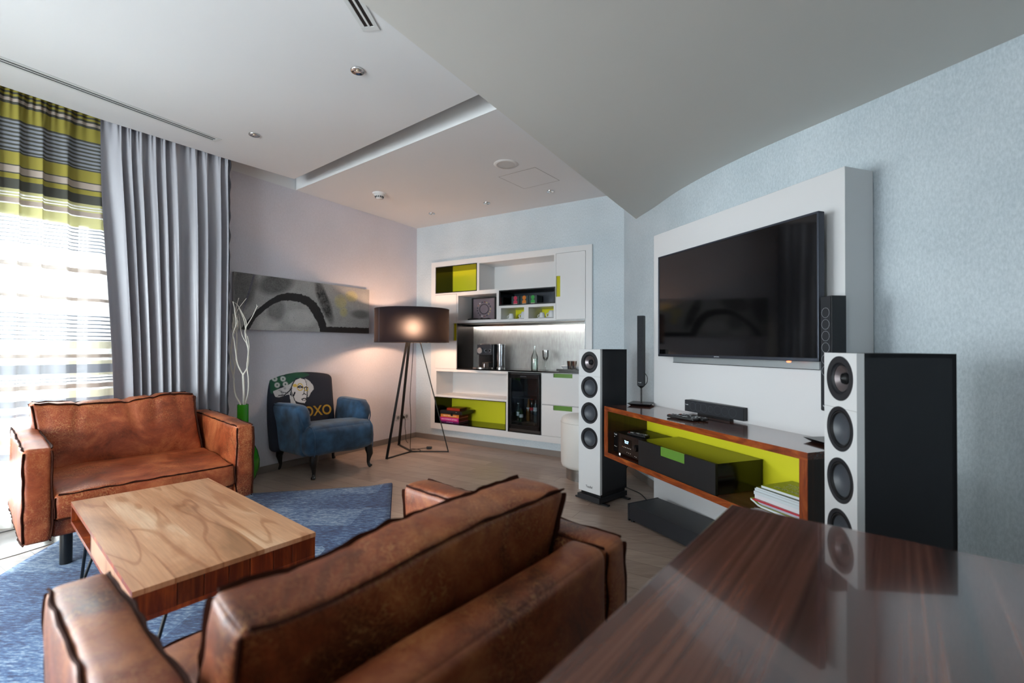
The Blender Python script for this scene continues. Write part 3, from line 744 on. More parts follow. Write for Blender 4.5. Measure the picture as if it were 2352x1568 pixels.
def paint(x, z):
    n = mn.noise(Vector((x*30, z*30, 0)))
    col = None
    g = 0
    for cx, cz, rx, rz_ in ((.11, .885, .11, .035), (.03, .845, .07, .05), (-.12, .79, .06, .07), (-.06, .84, .09, .06)):
        g = max(g, 1-math.hypot((x-cx)/rx, (z-cz)/rz_)+n*.25)
    if g > .05: col = (.012, .06+.03*min(1, g), .04)
    sp = 0
    for cx, cz in ((-.103, .858), (-.028, .854), (-.085, .799), (-.009, .802)):
        d = math.hypot(x-cx, z-cz); sp = max(sp, .8*math.exp(-((d-.016)/.009)**2))
    if sp > .15: base = col or (.02, .06, .05); col = tuple(b_+(.62-b_)*sp for b_ in base)
    if inpoly(x, z, hairL): col = (.46, .47, .49) if n < .25 else (.3, .31, .33)
    if inpoly(x, z, neck): col = (.5, .5, .51)
    if inpoly(x, z, face): col = (.60, .58, .58)
    if inpoly(x, z, hairR): col = (.50, .49, .49) if n < .3 else (.4, .4, .4)
    for cx, cz, rr in ((.129, .767, .027), (.191, .746, .016)):
        d = math.hypot(x-cx, (z-cz)*.85)
        if abs(d-rr) < .004: col = (.55, .36, .02)
    if math.hypot((x-.08)*.8, z-.785) < .016: col = (.6, .42, .08)
    ink = (.012, .014, .02)
    for pl, wd in (([(.046, .761), (.043, .724), (.058, .679), (.07, .64)], .004), ([(.106, .768), (.118, .776), (.135, .776), (.156, .764)], .005),
                   ([(.112, .765), (.13, .762), (.152, .76)], .005), ([(.145, .69), (.165, .702), (.184, .69)], .004), ([(.16, .70), (.172, .735), (.168, .765)], .003),
                   ([(.138, .650), (.161, .657), (.184, .648)], .0055), ([(.142, .640), (.165, .636), (.182, .641)], .003), ([(-.077, .704), (-.027, .702), (.032, .742), (.061, .805), (.083, .835)], .005),
                   ([(-.06, .735), (-.02, .725), (.01, .715)], .003), ([(.191, .766), (.198, .721), (.188, .668), (.181, .631)], .004), ([(.18, .845), (.195, .80), (.197, .77)], .002),
                   ([(.07, .64), (.1, .618), (.15, .607)], .004), ([(-.04, .69), (-.06, .675), (-.045, .665), (-.07, .655)], .005), ([(.175, .762), (.205, .758)], .004), ([(.06, .69), (.075, .72)], .007)):
        if seg(x+n*.002, z, pl, wd): col = ink
    return col
mb = MB(); cell = .0042; cols = []
x = -.15
while x < .45:
    z = .56
    while z < .905:
        c = paint(x+cell/2, z+cell/2)
        if c:
            vs = []
            for ax, az in ((x, z), (x+cell, z), (x+cell, z+cell), (x, z+cell)):
                k = (az+.012-.2)/.7; lx = .155+(ax-.155)/(1+.04*k)
                arch = .035*(1-min(1, abs(lx-.16)/.30)**2.2)*ss(.7, .86, az)
                zz = az+.012-arch*ss(.72, .88, az)
                # depth of the fabric face at this height, plus the rounding over the top edge
                rz2 = max(0, (zz-(BK[5]-.042))); rx2 = max(0, BK[0]+.042-lx)
                dd2 = .042-math.sqrt(max(0, .042**2-min(.0415, math.hypot(rz2, rx2))**2))
                hx = max(0, 1-((lx-.155)/.32)**2); hz = max(0, 1-((zz-.5425)/.3425)**2)
                vs.append((ax, BK[2]-.0042*(hx*hz)**.6+dd2-.0022+.13*(zz-.2)/.7, az))
            n = len(mb.v); mb.add(vs, [(0, 1, 2, 3)]); cols.append(c)
        z += cell
    x += cell
po = mb.build('printed_portrait', attr_mat('chair_print', .85), ch)
ca = po.data.color_attributes.new('print', 'FLOAT_COLOR', 'CORNER')
for i, c in enumerate(cols):
    for k in range(4): ca.data[i*4+k].color = (*c, 1)
po['label'] = 'printed portrait of a person with pale hair and yellow glasses'
YEL = P('print_yellow', 'b8902c', .8)
tx = text('printed_letters', 'XOXO', .135, YEL, ch, (.245, .437+.013+.13*(.53-.2)/.7-.022, .522), (R(90-10.5), 0, 0), ext=.0012, sx=.92, off=.0025)
tx['label'] = 'yellow printed letters XOXO'
def cabriole(x, y, sx, sy):
    return [(x, y, .215), (x+sx*.004, y+sy*.004, .17), (x+sx*.010, y+sy*.010, .13), (x+sx*.004, y+sy*.004, .09), (x, y, .05), (x+sx*.004, y+sy*.004, .025), (x+sx*.014, y+sy*.014, .012), (x+sx*.018, y+sy*.018, .004)]
for x, y, sx, sy in ((-.005, .0, -1, -1), (.545, .005, 1, -1), (-.04, .555, -1, 1), (.50, .565, 1, 1)):
    MB().tube(cabriole(x, y, sx, sy), [.036, .036, .031, .021, .015, .015, .020, .017], 12).build('leg', DWOOD, ch, smooth=True)

# ================================================================== FLOOR LAMP
lc = Vector((-1.107, 5.14)); lp = thing('floor_lamp', 'tripod floor lamp with a wide dark drum shade, switched on in the corner', 'lamp', (lc.x, lc.y, 0))
SR, SZ0, SZ1 = .405, 1.21, 1.575
def shade_mat():
    m, t, b = nt('dark_lampshade'); t.nodes.remove(b); out = t.nodes['Material Output']
    d = node(t, 'ShaderNodeBsdfDiffuse'); d.inputs[0].default_value = lin('191b24')
    di = node(t, 'ShaderNodeBsdfDiffuse'); di.inputs[0].default_value = lin('b9a999')
    geo = node(t, 'ShaderNodeNewGeometry')
    tr = node(t, 'ShaderNodeBsdfRefraction'); tr.inputs['Color'].default_value = (.017, .0155, .0155, 1); tr.inputs['IOR'].default_value = 1.38; tr.inputs['Roughness'].default_value = .85
    mx0 = node(t, 'ShaderNodeMixShader'); t.links.new(geo.outputs['Backfacing'], mx0.inputs[0])
    t.links.new(di.outputs[0], mx0.inputs[2]); t.links.new(d.outputs[0], mx0.inputs[1])
    ad = node(t, 'ShaderNodeAddShader'); t.links.new(mx0.outputs[0], ad.inputs[0]); t.links.new(tr.outputs[0], ad.inputs[1])
    t.links.new(ad.outputs[0], out.inputs[0]); return m
sh = MB().lathe([(SR, SZ0), (SR, (SZ0+SZ1)/2), (SR, SZ1)], 72).build('lamp_shade', shade_mat(), lp, smooth=True)
a = R(-135)
MB().box(SR+.0005, SR+.002, -.003, .003, SZ0, SZ1).build('seam', P('seam_grey', '565a66', .8), sh).rotation_euler = (0, 0, a)
for z in (SZ0, SZ1): MB().tube([(SR*math.cos(2*math.pi*k/72), SR*math.sin(2*math.pi*k/72), z) for k in range(72)], .003, 6, closed=True).build('rim', P('shade_rim', '14151a', .6), sh, smooth=True)
BLB = P('lit_bulb', 'fff0dd', .5, emit=(1.0, .62, .40), es=120)
MB().lathe([(0, -.05), (.03, -.042), (.046, -.02), (.05, 0), (.046, .02), (.03, .04), (0, .05)], 24, (0, 0, 1.375)).build('bulb', BLB, lp, smooth=True)
MB().cyl((0, 0, 1.425), .018, .055).build('socket', BLACKM, lp)
for k in range(3):
    an = 2*math.pi*k/3+.5; MB().tube([(0, 0, 1.475), (SR*math.cos(an), SR*math.sin(an), 1.475)], .0025, 6).build('shade_spoke', BLACKM, lp)
BAR = P('lamp_black_metal', '08090a', .6)
for fx, fy in ((-1.293, 4.806), (-1.331, 5.482), (-.698, 5.131)):
    f_ = Vector((fx, fy))-lc; d = f_.normalized(); sd = (-d.y, d.x, 0); ns = (d.x, d.y, 0)
    MB().bar((f_.x, f_.y, .0), (d.x*.02, d.y*.02, 1.48), .030, .006, side=sd).build('leg', BAR, lp)
    MB().bar((f_.x, f_.y, .007), (0, 0, .007), .026, .006, side=sd).build('foot_bar', BAR, lp)
CORDM = P('black_cable', '0c0c0d', .5)
crd = [(.004, 0, 1.42), (.012, .0, 1.2), (.0, -.01, .9), (-.02, .0, .6), (-.01, .01, .3), (-.015, .0, .06), (.0, -.03, .012), (.06, -.05, .012), (.10, .0, .012), (.06, .07, .012), (-.02, .09, .012), (-.02, .02, .016), (.08, .10, .014), (.16, .14, .014)]
def smoothp(p, n=6):
    v = [Vector(q) for q in p]; out = []
    for i in range(len(v)-1):
        p0, p1, p2, p3 = v[max(i-1, 0)], v[i], v[i+1], v[min(i+2, len(v)-1)]
        for k in range(n):
            t = k/n; out.append(.5*((2*p1)+(p2-p0)*t+(2*p0-5*p1+4*p2-p3)*t*t+(3*p1-p0-3*p2+p3)*t**3))
    return out+[v[-1]]
MB().tube(smoothp(crd), .0035, 6).build('cable', CORDM, lp, smooth=True)
MB().box(.14, .20, .12, .155, .004, .03).build('foot_switch', BLACKM, lp, bevel=.006)
# wall cable down to the lamp foot
pw = Vector(BW(-.012, -.235, 0))
# outlets (one three-gang plate)
so = thing('wall_outlet', 'row of three round power outlets low on the wall behind the lamp', 'outlet', (C0.x-DL.x*.25, C0.y-DL.y*.25, .288), math.atan2(DL.y, DL.x))
for k, s_ in enumerate((-.072, 0, .072)):
    f = MB().box(s_-.035, s_+.035, -.009, 0, -.035, .035).build('faceplate', P('outlet_white', 'bdbdbf', .4), so, bevel=.003)
    MB().lathe([(.020, -.0095), (.0205, -.0105), (.0225, -.0105), (.023, -.009), (.019, -.009), (0, -.0092)], 24, (s_, 0, 0), 'y').build('socket_well', P('outlet_well', '77787b', .5), f, smooth=True)
    for dx in (-.009, .009): MB().cyl((s_+dx, -.0100, 0), .0025, .0012, 10, 'y').build('contact_hole', BLACKM, f)
pl = thing('plug', 'black power plug in the right outlet with its cable hanging to the floor', 'plug', tuple(so.location), so.rotation_euler.z)
MB().lathe([(0, -.045), (.010, -.043), (.018, -.030), (.019, -.0105), (0, -.0105)], 18, (0.0, 0, 0), 'y').build('plug_body', BLACKM, pl, smooth=True)
MB().tube(smoothp([(.0, -.043, 0), (.0, -.055, -.03), (.004, -.05, -.12), (.012, -.055, -.2), (-.03, -.10, -.268), (-.1, -.2, -.281)]), .0035, 6).build('cable', CORDM, pl, smooth=True)

# ================================================================== PAINTING
PW0, PW1, PZ0, PZ1 = .812, 2.303, 1.31, 1.808
pc = C0-DL*PW1
pt = thing('abstract_painting', 'long abstract canvas with a black arch on grey, above the armchair', 'painting', (pc.x+DB.x*0, pc.y+DB.y*0, PZ0), math.atan2(DL.y, DL.x))
W_, HH = PW1-PW0, PZ1-PZ0
MB().box(0, W_, -.034, -.004, 0, HH).build('canvas', P('canvas_edge', '9a9896', .9), pt)
outer = [(2.243, 1.312), (2.185, 1.393), (2.101, 1.492), (2.003, 1.577), (1.912, 1.639), (1.807, 1.676), (1.674, 1.677), (1.569, 1.651), (1.497, 1.604), (1.441, 1.533), (1.397, 1.438), (1.371, 1.368), (.80, 1.373)]
inner = [(.80, 1.30), (1.439, 1.30), (1.483, 1.412), (1.532, 1.484), (1.592, 1.559), (1.673, 1.591), (1.774, 1.603), (1.87, 1.591), (1.953, 1.552), (2.032, 1.492), (2.119, 1.406), (2.175, 1.30)]
arch = [(PW1-s_, z-PZ0) for s_, z in outer+inner]
def fb(x, z, f, sd=0): return mn.fractal(Vector((x*f, z*f, sd)), .6, 2.0, 5)
def art(x, z):
    s_ = PW1-x; Z = z+PZ0
    n = fb(x, z, 9, 1)*.5+fb(x, z, 60, 2)*.3
    g = .33+.06*n+.05*mn.noise(Vector((x*120, z*120, 7)))
    def blob(cs, cz, rx, rz_, ang=0, p=2):
        dx = s_-cs; dz = Z-cz; ca_, sa = math.cos(ang), math.sin(ang)
        u = (dx*ca_+dz*sa)/rx; v_ = (-dx*sa+dz*ca_)/rz_
        return max(0, 1-(abs(u)**p+abs(v_)**p))
    g -= .20*min(1, 1.6*blob(2.22, 1.70, .13, .26, .2)+0)
    g -= .22*min(1, 1.5*blob(1.92, 1.75, .22, .12, -.35))*(1+.6*n)
    g -= .14*min(1, 1.6*blob(1.92, 1.50, .10, .14, .3))*(1+.8*n)
    dk = min(1, 1.5*blob(1.40+.02*n, 1.62, .075, .27, -.42)); g -= .27*dk*(1+.9*n)
    g += .10*min(1, 1.5*blob(1.66, 1.44, .20, .10))+.10*min(1, 1.5*blob(1.99, 1.36, .14, .09))
    col = [g, g*.985, g*.97]
    y1 = min(.75, 1.1*max(blob(1.06, 1.71, .10, .07), blob(1.20, 1.64, .09, .09), blob(1.16, 1.53, .06, .06))*(1+.9*n))
    col = [col[0]+.14*y1, col[1]+.09*y1, col[2]-.13*y1]
    bl = seg(s_, Z, [(2.13, 1.80), (2.18, 1.62), (2.23, 1.46)], .008+.003*n)
    if bl: col = [c*.75 for c in col]; col[2] += .03
    br_ = min(1, 1.3*blob(.93, 1.52, .17, .06)); col = [c*(1-.55*br_) for c in col]
    if mn.noise(Vector((x*90, z*90, 4))) > .56: col = [c*.55 for c in col]
    w2 = fb(x, z, 40, 9)*.006
    if inpoly(x+w2, z+w2, arch) or math.hypot(s_-1.475, Z-1.47) < .022: col = [.012, .011, .012]
    return [max(.008, c) for c in col]
NX, NZ = 420, 140; mb = MB()
mb.add([(W_*i/NX, -.0348, HH*j/NZ) for j in range(NZ+1) for i in range(NX+1)], [(j*(NX+1)+i, j*(NX+1)+i+1, (j+1)*(NX+1)+i+1, (j+1)*(NX+1)+i) for j in range(NZ) for i in range(NX)])
pf = mb.build('painted_surface', attr_mat('painting_paint', .6), pt)
ca = pf.data.color_attributes.new('print', 'FLOAT_COLOR', 'POINT')
buf = []
for j in range(NZ+1):
    for i in range(NX+1): buf += art(W_*i/NX, HH*j/NZ)+[1.0]
ca.data.foreach_set('color', buf)
pf['label'] = 'black arch, grey washes and yellow spots'

# ================================================================== VASE WITH BRANCHES
VX, VY = -2.262, 3.905
vs_ = thing('floor_vase', 'tall green floor vase with a narrow neck behind the sofa arm', 'vase', (VX, VY, 0))
GRN = P('green_vase_glaze', '2f8f16', .18, coat=.5)
MB().lathe([(0, 0), (.055, 0), (.07, .006), (.105, .06), (.128, .14), (.130, .20), (.112, .28), (.075, .36), (.05, .43), (.043, .50), (.043, .675), (.038, .675), (.038, .50), (0, .48)], 40).build('vase_body', GRN, vs_, smooth=True)
BR = P('white_branch', 'd9d4c9', .7)
br = thing('branches', 'bare white branches rising out of the green floor vase', 'branches', (VX, VY, .60))
K = .00367
def bpx(l, dep):
    out = []
    for i, (x, y) in enumerate(l):
        px = 510+x/5.6; py = 670+y/5.6
        d0, d1 = dep; tt = i/(len(l)-1)
        out.append(((px-560)*K, d0+(d1-d0)*tt, 1.17-(py-797)*K-.60))
    return smoothp(out, 4)
bl = [([(262, 1560), (240, 1465), (170, 1350), (140, 1200), (133, 1130), (90, 1000), (67, 870), (80, 700), (95, 545)], (0, .06), .0075, .004),
      ([(133, 1130), (150, 970), (165, 800), (165, 650), (155, 545), (130, 450), (120, 330), (165, 95)], (.02, .05), .0055, .0025),
      ([(145, 960), (140, 830), (122, 675)], (.02, -.03), .0035, .002),
      ([(285, 1570), (290, 1465), (290, 1300), (278, 1090)], (0, 0), .0105, .008),
      ([(278, 1090), (215, 950), (195, 780), (180, 640), (175, 565), (220, 440), (215, 300), (195, 155)], (0, -.06), .006, .0025),
      ([(278, 1090), (330, 990), (340, 850), (325, 740), (305, 685), (290, 560), (265, 400), (210, 270), (160, 180), (55, 125)], (0, .04), .006, .002),
      ([(300, 1560), (305, 1465), (345, 1330), (355, 1150), (340, 980), (360, 800), (350, 680), (330, 590), (340, 490), (430, 340), (492, 215)], (.01, -.05), .006, .0025),
      ([(492, 215), (484, 192)], (-.05, -.05), .002, .0015), ([(492, 215), (508, 214)], (-.05, -.05), .002, .0015),
      ([(305, 685), (245, 600), (210, 495), (190, 400), (170, 300)], (.02, .05), .0035, .002),
      ([(330, 560), (325, 420), (270, 320), (180, 185)], (-.03, .02), .0035, .002),
      ([(345, 850), (352, 700), (330, 590)], (.0, .0), .004, .004),
      ([(95, 545), (85, 450), (110, 370), (150, 200), (190, 95)], (.06, .03), .0035, .002), ([(95, 545), (130, 490), (115, 330), (100, 262)], (.06, .08), .003, .0018),
      ([(155, 545), (185, 470), (195, 400), (170, 320)], (.04, 0), .003, .0018), ([(175, 565), (150, 500), (130, 380), (160, 290)], (-.01, .03), .003, .0018),
      ([(125, 315), (200, 240), (338, 110)], (.05, -.03), .003, .0016), ([(105, 540), (120, 440), (110, 300)], (.03, .03), .003, .002), ([(195, 470), (190, 400), (178, 320)], (.0, .02), .0028, .0018)]
for l, dep, r0, r1 in bl:
    p_ = bpx(l, dep); n = len(p_)
    MB().tube(p_, [r0+(r1-r0)*i/(n-1) for i in range(n)], 6).build('branch', BR, br, smooth=True)

# ================================================================== CURTAINS
def offs(o):
    P_ = [Vector(p) for p in edge[:8]]; out = []
    for i in range(len(P_)):
        t_ = (P_[min(i+1, len(P_)-1)]-P_[max(i-1, 0)]).normalized(); n = Vector((t_.y, -t_.x))
        if n.x > 0: n = -n
        out.append(P_[i]+n*o)
    return catmull([tuple(p) for p in out], 8)
def along(pl):
    L = [0]
    for a, b in zip(pl[:-1], pl[1:]): L.append(L[-1]+(b-a).length)
    def f(s_):
        s_ = max(0, min(L[-1]-1e-6, s_))
        for i in range(len(L)-1):
            if L[i+1] >= s_:
                t_ = (s_-L[i])/(L[i+1]-L[i]); d = (pl[i+1]-pl[i]).normalized()
                return pl[i].lerp(pl[i+1], t_), Vector((-d.y, d.x))
    def inv(pt):
        pt = Vector(pt); return min((( (pl[i]-pt).length, L[i]) for i in range(len(pl))))[1]
    return f, inv
GREY = P('grey_satin_curtain', 'a9a9b0', .38, sheen=.3, spec=.6)
fpos, finv = along(offs(.075))
sA, sB = finv((-2.396, 3.813)), finv((-2.838, 3.163))
# fine position of the two ends
def curtain(f, s_a, s_b, ztop, zbot, folds, amp, name, mats, rows, nx, par, band=None, slant=0, seed=0, gather=.55):
    mb = MB(); zs = rows; 
    ph = []; 
    for i in range(nx+1):
        u = i/nx; ph.append(u*folds*2*math.pi+1.9*math.sin(u*9+seed)+1.1*math.sin(u*23+seed*2))
    for z in zs:
        k = (ztop-z)/(ztop-zbot)
        a_ = amp*(.35+.65*ss(0, .35, k))
        for i in range(nx+1):
            u = i/nx; sl = slant*ss(0, .85, k)
            s_ = s_a+(s_b-sl-s_a)*u
            p, n = f(s_)
            d = a_*(math.sin(ph[i]+.35*math.sin(k*3+u*6))+.25*math.sin(2.0*ph[i]+k*2))
            if k < .12: d += .010*math.sin(ph[i]*3.1)*(1-k/.12)
            tw = .012*math.cos(ph[i]+.8)*ss(0, .3, k)
            p2, _ = f(s_+tw); mb.v.append((p2.x+n.x*d, p2.y+n.y*d, z-(.018*math.sin(u*5+1)*k*k if seed else 0)))
    W1 = nx+1
    for j in range(len(zs)-1):
        for i in range(nx): mb.f.append((j*W1+i, j*W1+i+1, (j+1)*W1+i+1, (j+1)*W1+i)); mb.m.append(band[j] if band else 0)
    o = mb.build(name, mats, par)
    for p in o.data.polygons: p.use_smooth = True
    return o
gc = thing('curtain', 'silver grey satin curtain pulled beside the window', 'curtain', (0, 0, 0))
rows = [2.87-2.85*j/90 for j in range(91)]
curtain(fpos, sA-.01, sB-.005, 2.87, .02, 10, .040, 'drape', GREY, rows, 300, gc, slant=.10, gather=.5)
p, n = fpos(sA-.02)
lin_ = MB(); lin_.tube([(p.x+.004*math.sin(z*31), p.y+.006*math.sin(z*43), z) for z in [2.87-.0235*k for k in range(120)]], .012, 8)
lin_.build('side_hem', P('curtain_lining', '565962', .8, bmp=.8, bscale=60), gc, smooth=True)
# striped sheer
CY = cloth('sheer_yellow_band', 'a0964a', .985, .10); CD = cloth('sheer_charcoal_band', '55554f', .99, .05)
CLI = cloth('sheer_mauve_band', 'b5a79c', .988, .06); CG = cloth('sheer_grey_gauze', '9498a0', .985, .06); CW = cloth('sheer_white_voile', 'eceae4', .64, .42)
CYP = cloth('sheer_pale_yellow_band', 'c2bd88', .975, .12)
CCR = cloth('sheer_washed_yellow_band', 'dcd7bd', .95, .12)  # lower yellow bands, paled in colour to stand for backlight washing them out
bands = [(2.87, 0), (2.765, 1), (2.755, 0), (2.742, 1), (2.730, 0), (2.716, 1), (2.702, 2), (2.682, 1), (2.665, 0), (2.574, 1), (2.562, 3)]
z = 2.55
while z > 2.385: bands += [(z, 1), (z-.012, 3)]; z -= .0255
bands += [(2.378, 1), (2.369, 0), (2.291, 1), (2.284, 2), (2.243, 1), (2.235, 0), (2.203, 1), (2.140, 5), (2.122, 4), (2.112, 5), (2.104, 4), (2.096, 5), (2.085, 2), (2.055, 4), (2.047, 5), (1.975, 4)]
z = 1.965
while z > 1.82: bands += [(z, 3), (z-.008, 4)]; z -= .024
bands += [(1.696, 2), (1.667, 4), (1.495, 2), (1.473, 4)]
z = 1.375
while z > 1.21: bands += [(z, 3), (z-.009, 4)]; z -= .027
bands += [(1.20, 6), (1.15, 4), (1.113, 2), (1.088, 4), (1.07, 6), (1.045, 3), (.985, 6), (.968, 4), (.955, 3), (.948, 4), (.935, 3), (.928, 4), (.914, 2), (.884, 4), (.87, 6), (.82, 3), (.78, 4), (.74, 3), (.72, 4), (.6, 6), (.5, 3), (.46, 4), (.05, 4)]
rows = []; bd = []
for i in range(len(bands)-1):
    z0, m0 = bands[i]; z1 = bands[i+1][0]; n = max(1, int((z0-z1)/.05))
    for k in range(n): rows.append(z0+(z1-z0)*k/n); bd.append(m0)
rows.append(.05)
shp, shi = along(offs(.17))
sc_ = thing('striped_sheer_curtain', 'sheer curtain with yellow and charcoal stripes hanging in front of the window', 'curtain', (0, 0, 0))
curtain(shp, shi((-2.70, 3.52)), shi((-3.95, 1.42)), 2.87, .05, 17, .022, 'sheer_drape', [CY, CD, CLI, CG, CW, CYP, CCR], rows, 420, sc_, band=bd, seed=3)

# ================================================================== BUILT-IN CABINET
cab = thing('wall_cabinet', 'white built-in bar cabinet with black and lime niches in the far wall', 'cabinet', BW(0, 0, 0), RZB)
YF = -.03
op = dict(n1=(.345, .978, 1.822, 2.152), nT=(1.0, 1.992, 1.818, 2.152), door=(2.007, 2.343, 1.452, 2.157), ldoor=(.341, .678, .893, 1.805),
          phot=(.692, 1.262, 1.472, 1.787), tea=(1.287, 2.001, 1.630, 1.807), cup1=(1.306, 1.625, 1.468, 1.612), cup2=(1.664, 1.988, 1.468, 1.609),
          bar=(.683, 2.343, .888, 1.447), low1=(.356, 1.402, .560, .868), low2=(.341, 1.388, .218, .545), fr=(1.410, 1.836, .212, .885),
          dr1=(1.841, 2.343, .549, .884), dr2=(1.841, 2.343, .212, .545))
XS = sorted({.275, 2.413}|{v for o in op.values() for v in o[:2]}); ZS = sorted({.145, 2.214}|{v for o in op.values() for v in o[2:]})
mb = MB()
for i in range(len(XS)-1):
    run = None
    for j in range(len(ZS)-1):
        cx, cz = (XS[i]+XS[i+1])/2, (ZS[j]+ZS[j+1])/2
        fill = not any(o[0] < cx < o[1] and o[2] < cz < o[3] for o in op.values())
        if fill and run is None: run = ZS[j]
        if run is not None and (not fill or j == len(ZS)-2):
            mb.box(XS[i], XS[i+1], YF, -.001, run, ZS[j+1] if fill else ZS[j]); run = None
mb.build('front_frame', LACQ, cab)
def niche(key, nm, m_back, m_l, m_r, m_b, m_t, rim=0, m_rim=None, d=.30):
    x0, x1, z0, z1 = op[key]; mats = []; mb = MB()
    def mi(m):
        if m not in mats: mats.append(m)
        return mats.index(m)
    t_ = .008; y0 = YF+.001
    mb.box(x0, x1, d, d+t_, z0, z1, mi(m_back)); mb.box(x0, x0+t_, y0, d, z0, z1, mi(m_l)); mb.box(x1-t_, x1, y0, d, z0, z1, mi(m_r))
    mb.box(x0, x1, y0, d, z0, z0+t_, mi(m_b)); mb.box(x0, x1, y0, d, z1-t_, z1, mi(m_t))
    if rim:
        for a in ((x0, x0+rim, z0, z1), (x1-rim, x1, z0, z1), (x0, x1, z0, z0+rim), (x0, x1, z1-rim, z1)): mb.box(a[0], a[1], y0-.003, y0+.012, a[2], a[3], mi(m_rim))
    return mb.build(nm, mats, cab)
niche('n1', 'open_niche', LIME, BLACKG, LIMEG, BLACKG, BLACKG, .010, BLACKG)
niche('nT', 'open_niche', LACQ, LACQ, LACQ, LACQ, LACQ)
niche('phot', 'open_niche', LACQ, LACQ, LACQ, LACQ, LACQ)
niche('tea', 'open_niche', P('niche_grey_back', '4a4f58', .25, metal=.6), BLACKG, BLACKM, BLACKG, BLACKM, .012, BLACKM)
niche('cup1', 'open_niche', LIME, LACQ, LACQ, LACQ, LACQ); niche('cup2', 'open_niche', LIME, LACQ, LACQ, LACQ, LACQ)
niche('low1', 'open_niche', LACQ, LACQ, LACQ, LACQ, LACQ)
niche('low2', 'open_niche', LIME, BLACKG, LIMEG, BLACKG, BLACKG, .008, BLACKG)
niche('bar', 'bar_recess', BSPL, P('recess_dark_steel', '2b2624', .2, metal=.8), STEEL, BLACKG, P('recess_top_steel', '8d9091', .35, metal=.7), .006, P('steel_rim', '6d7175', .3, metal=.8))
niche('fr', 'fridge_bay', BLACKM, BLACKM, BLACKM, BLACKM, BLACKM, d=.305)
MB().box(.683, 2.343, YF-.004, .30, .889, .905).build('bar_counter', BLACKG, cab)
led = MB().box(.70, 2.33, .262, .276, 1.431, 1.438).build('led_strip', P('led_strip_light', 'ffffff', .5, emit=(1, .90, .82), es=70), cab); led['label'] = 'lit strip light under the upper shelf'
MB().box(.69, 2.335, .25, .262, 1.412, 1.44).build('light_pelmet', STEEL, cab)
SEAMG = P('door_gap_shadow', '3b3b3d', .8)
def cdoor(key, nm, handle):
    x0, x1, z0, z1 = op[key]
    MB().box(x0, x1, -.012, -.004, z0, z1).build('door_gap', SEAMG, cab)
    hx0, hx1, hz0, hz1 = handle; e = .003; X0, X1, Z0, Z1 = x0+e, x1-e, z0+e, z1-e
    hx0 = max(hx0, X0); hx1 = min(hx1, X1); hz1 = min(hz1, Z1)
    mb = MB(); yf, yb = YF-.002, -.008
    if hx0-X0 > .002: mb.box(X0, hx0, yf, yb, Z0, Z1)
    if X1-hx1 > .002: mb.box(hx1, X1, yf, yb, Z0, Z1)
    if hz0-Z0 > .002: mb.box(hx0, hx1, yf, yb, Z0, hz0)
    if Z1-hz1 > .002: mb.box(hx0, hx1, yf, yb, hz1, Z1)
    d = mb.build(nm, LACQ, cab)
    h = MB().box(hx0, hx1, -.013, -.0085, hz0, hz1).box(hx0+.0, hx1, yf+.002, -.009, hz0, hz0+.004).build('handle', LIMEG if key in ('door', 'ldoor') else GREENH, d)
    h['label'] = 'lime green recessed grip' if key in ('door', 'ldoor') else 'green recessed grip'
cdoor('door', 'door', (2.007, 2.058, 1.697, 1.917))
cdoor('ldoor', 'door', (.627, .678, 1.237, 1.447))
cdoor('dr1', 'drawer', (1.980, 2.200, .840, .884)); cdoor('dr2', 'drawer', (1.980, 2.198, .494, .545))

def bwt(name, label, cat, s_, y, z, rz=0, group=None): return thing(name, label, cat, BW(s_, y, z), RZB+rz, group)
# mini fridge
f = bwt('mini_fridge', 'black glass-fronted mini fridge holding drink bottles, built into the white cabinet', 'fridge', 1.43, -.022, .226)
FW, FH = .39, .645
mb = MB(); mb.box(0, .02, 0, .31, 0, FH); mb.box(FW-.02, FW, 0, .31, 0, FH); mb.box(0, FW, .295, .31, 0, FH); mb.box(0, FW, .0, .31, FH-.03, FH); mb.box(0, FW, 0, .31, 0, .05)
mb.build('body', BLACKM, f)
DGL = P('fridge_black_trim', '0c0c0e', .18, coat=.5)
mb = MB()
for a in ((0, .03, .03, FH-.01), (FW-.03, FW, .03, FH-.01), (0, FW, .03, .075), (0, FW, FH-.055, FH-.01)): mb.box(a[0], a[1], -.022, -.004, a[2], a[3])
df = mb.build('door_frame', DGL, f, bevel=.004)
MB().box(.028, FW-.028, -.016, -.012, .07, FH-.05).build('door_glass', glass('fridge_glass', 'e6eaec', .10), df)
MB().tube([(.33, -.026, .085), (.33, -.026, .12)], .003, 6).build('hinge_pin', CHROME, df)
for z in (.10, .37): MB().box(.022, FW-.022, .02, .29, z-.004, z).build('shelf', P('fridge_shelf', '2b2f33', .3), f)
mb = MB()
for k in range(4): mb.box(.0, FW+.006, -.016+.004*k, -.014+.004*k, .002+.006*k, .005+.006*k)
mb.build('ventilation_grille', STEEL, f)
text('lettering', 'LIEBHERR', .018, P('faded_lettering', '4a4e55', .6), f, (.19, -.0235, FH-.032), FRONT, .0003)
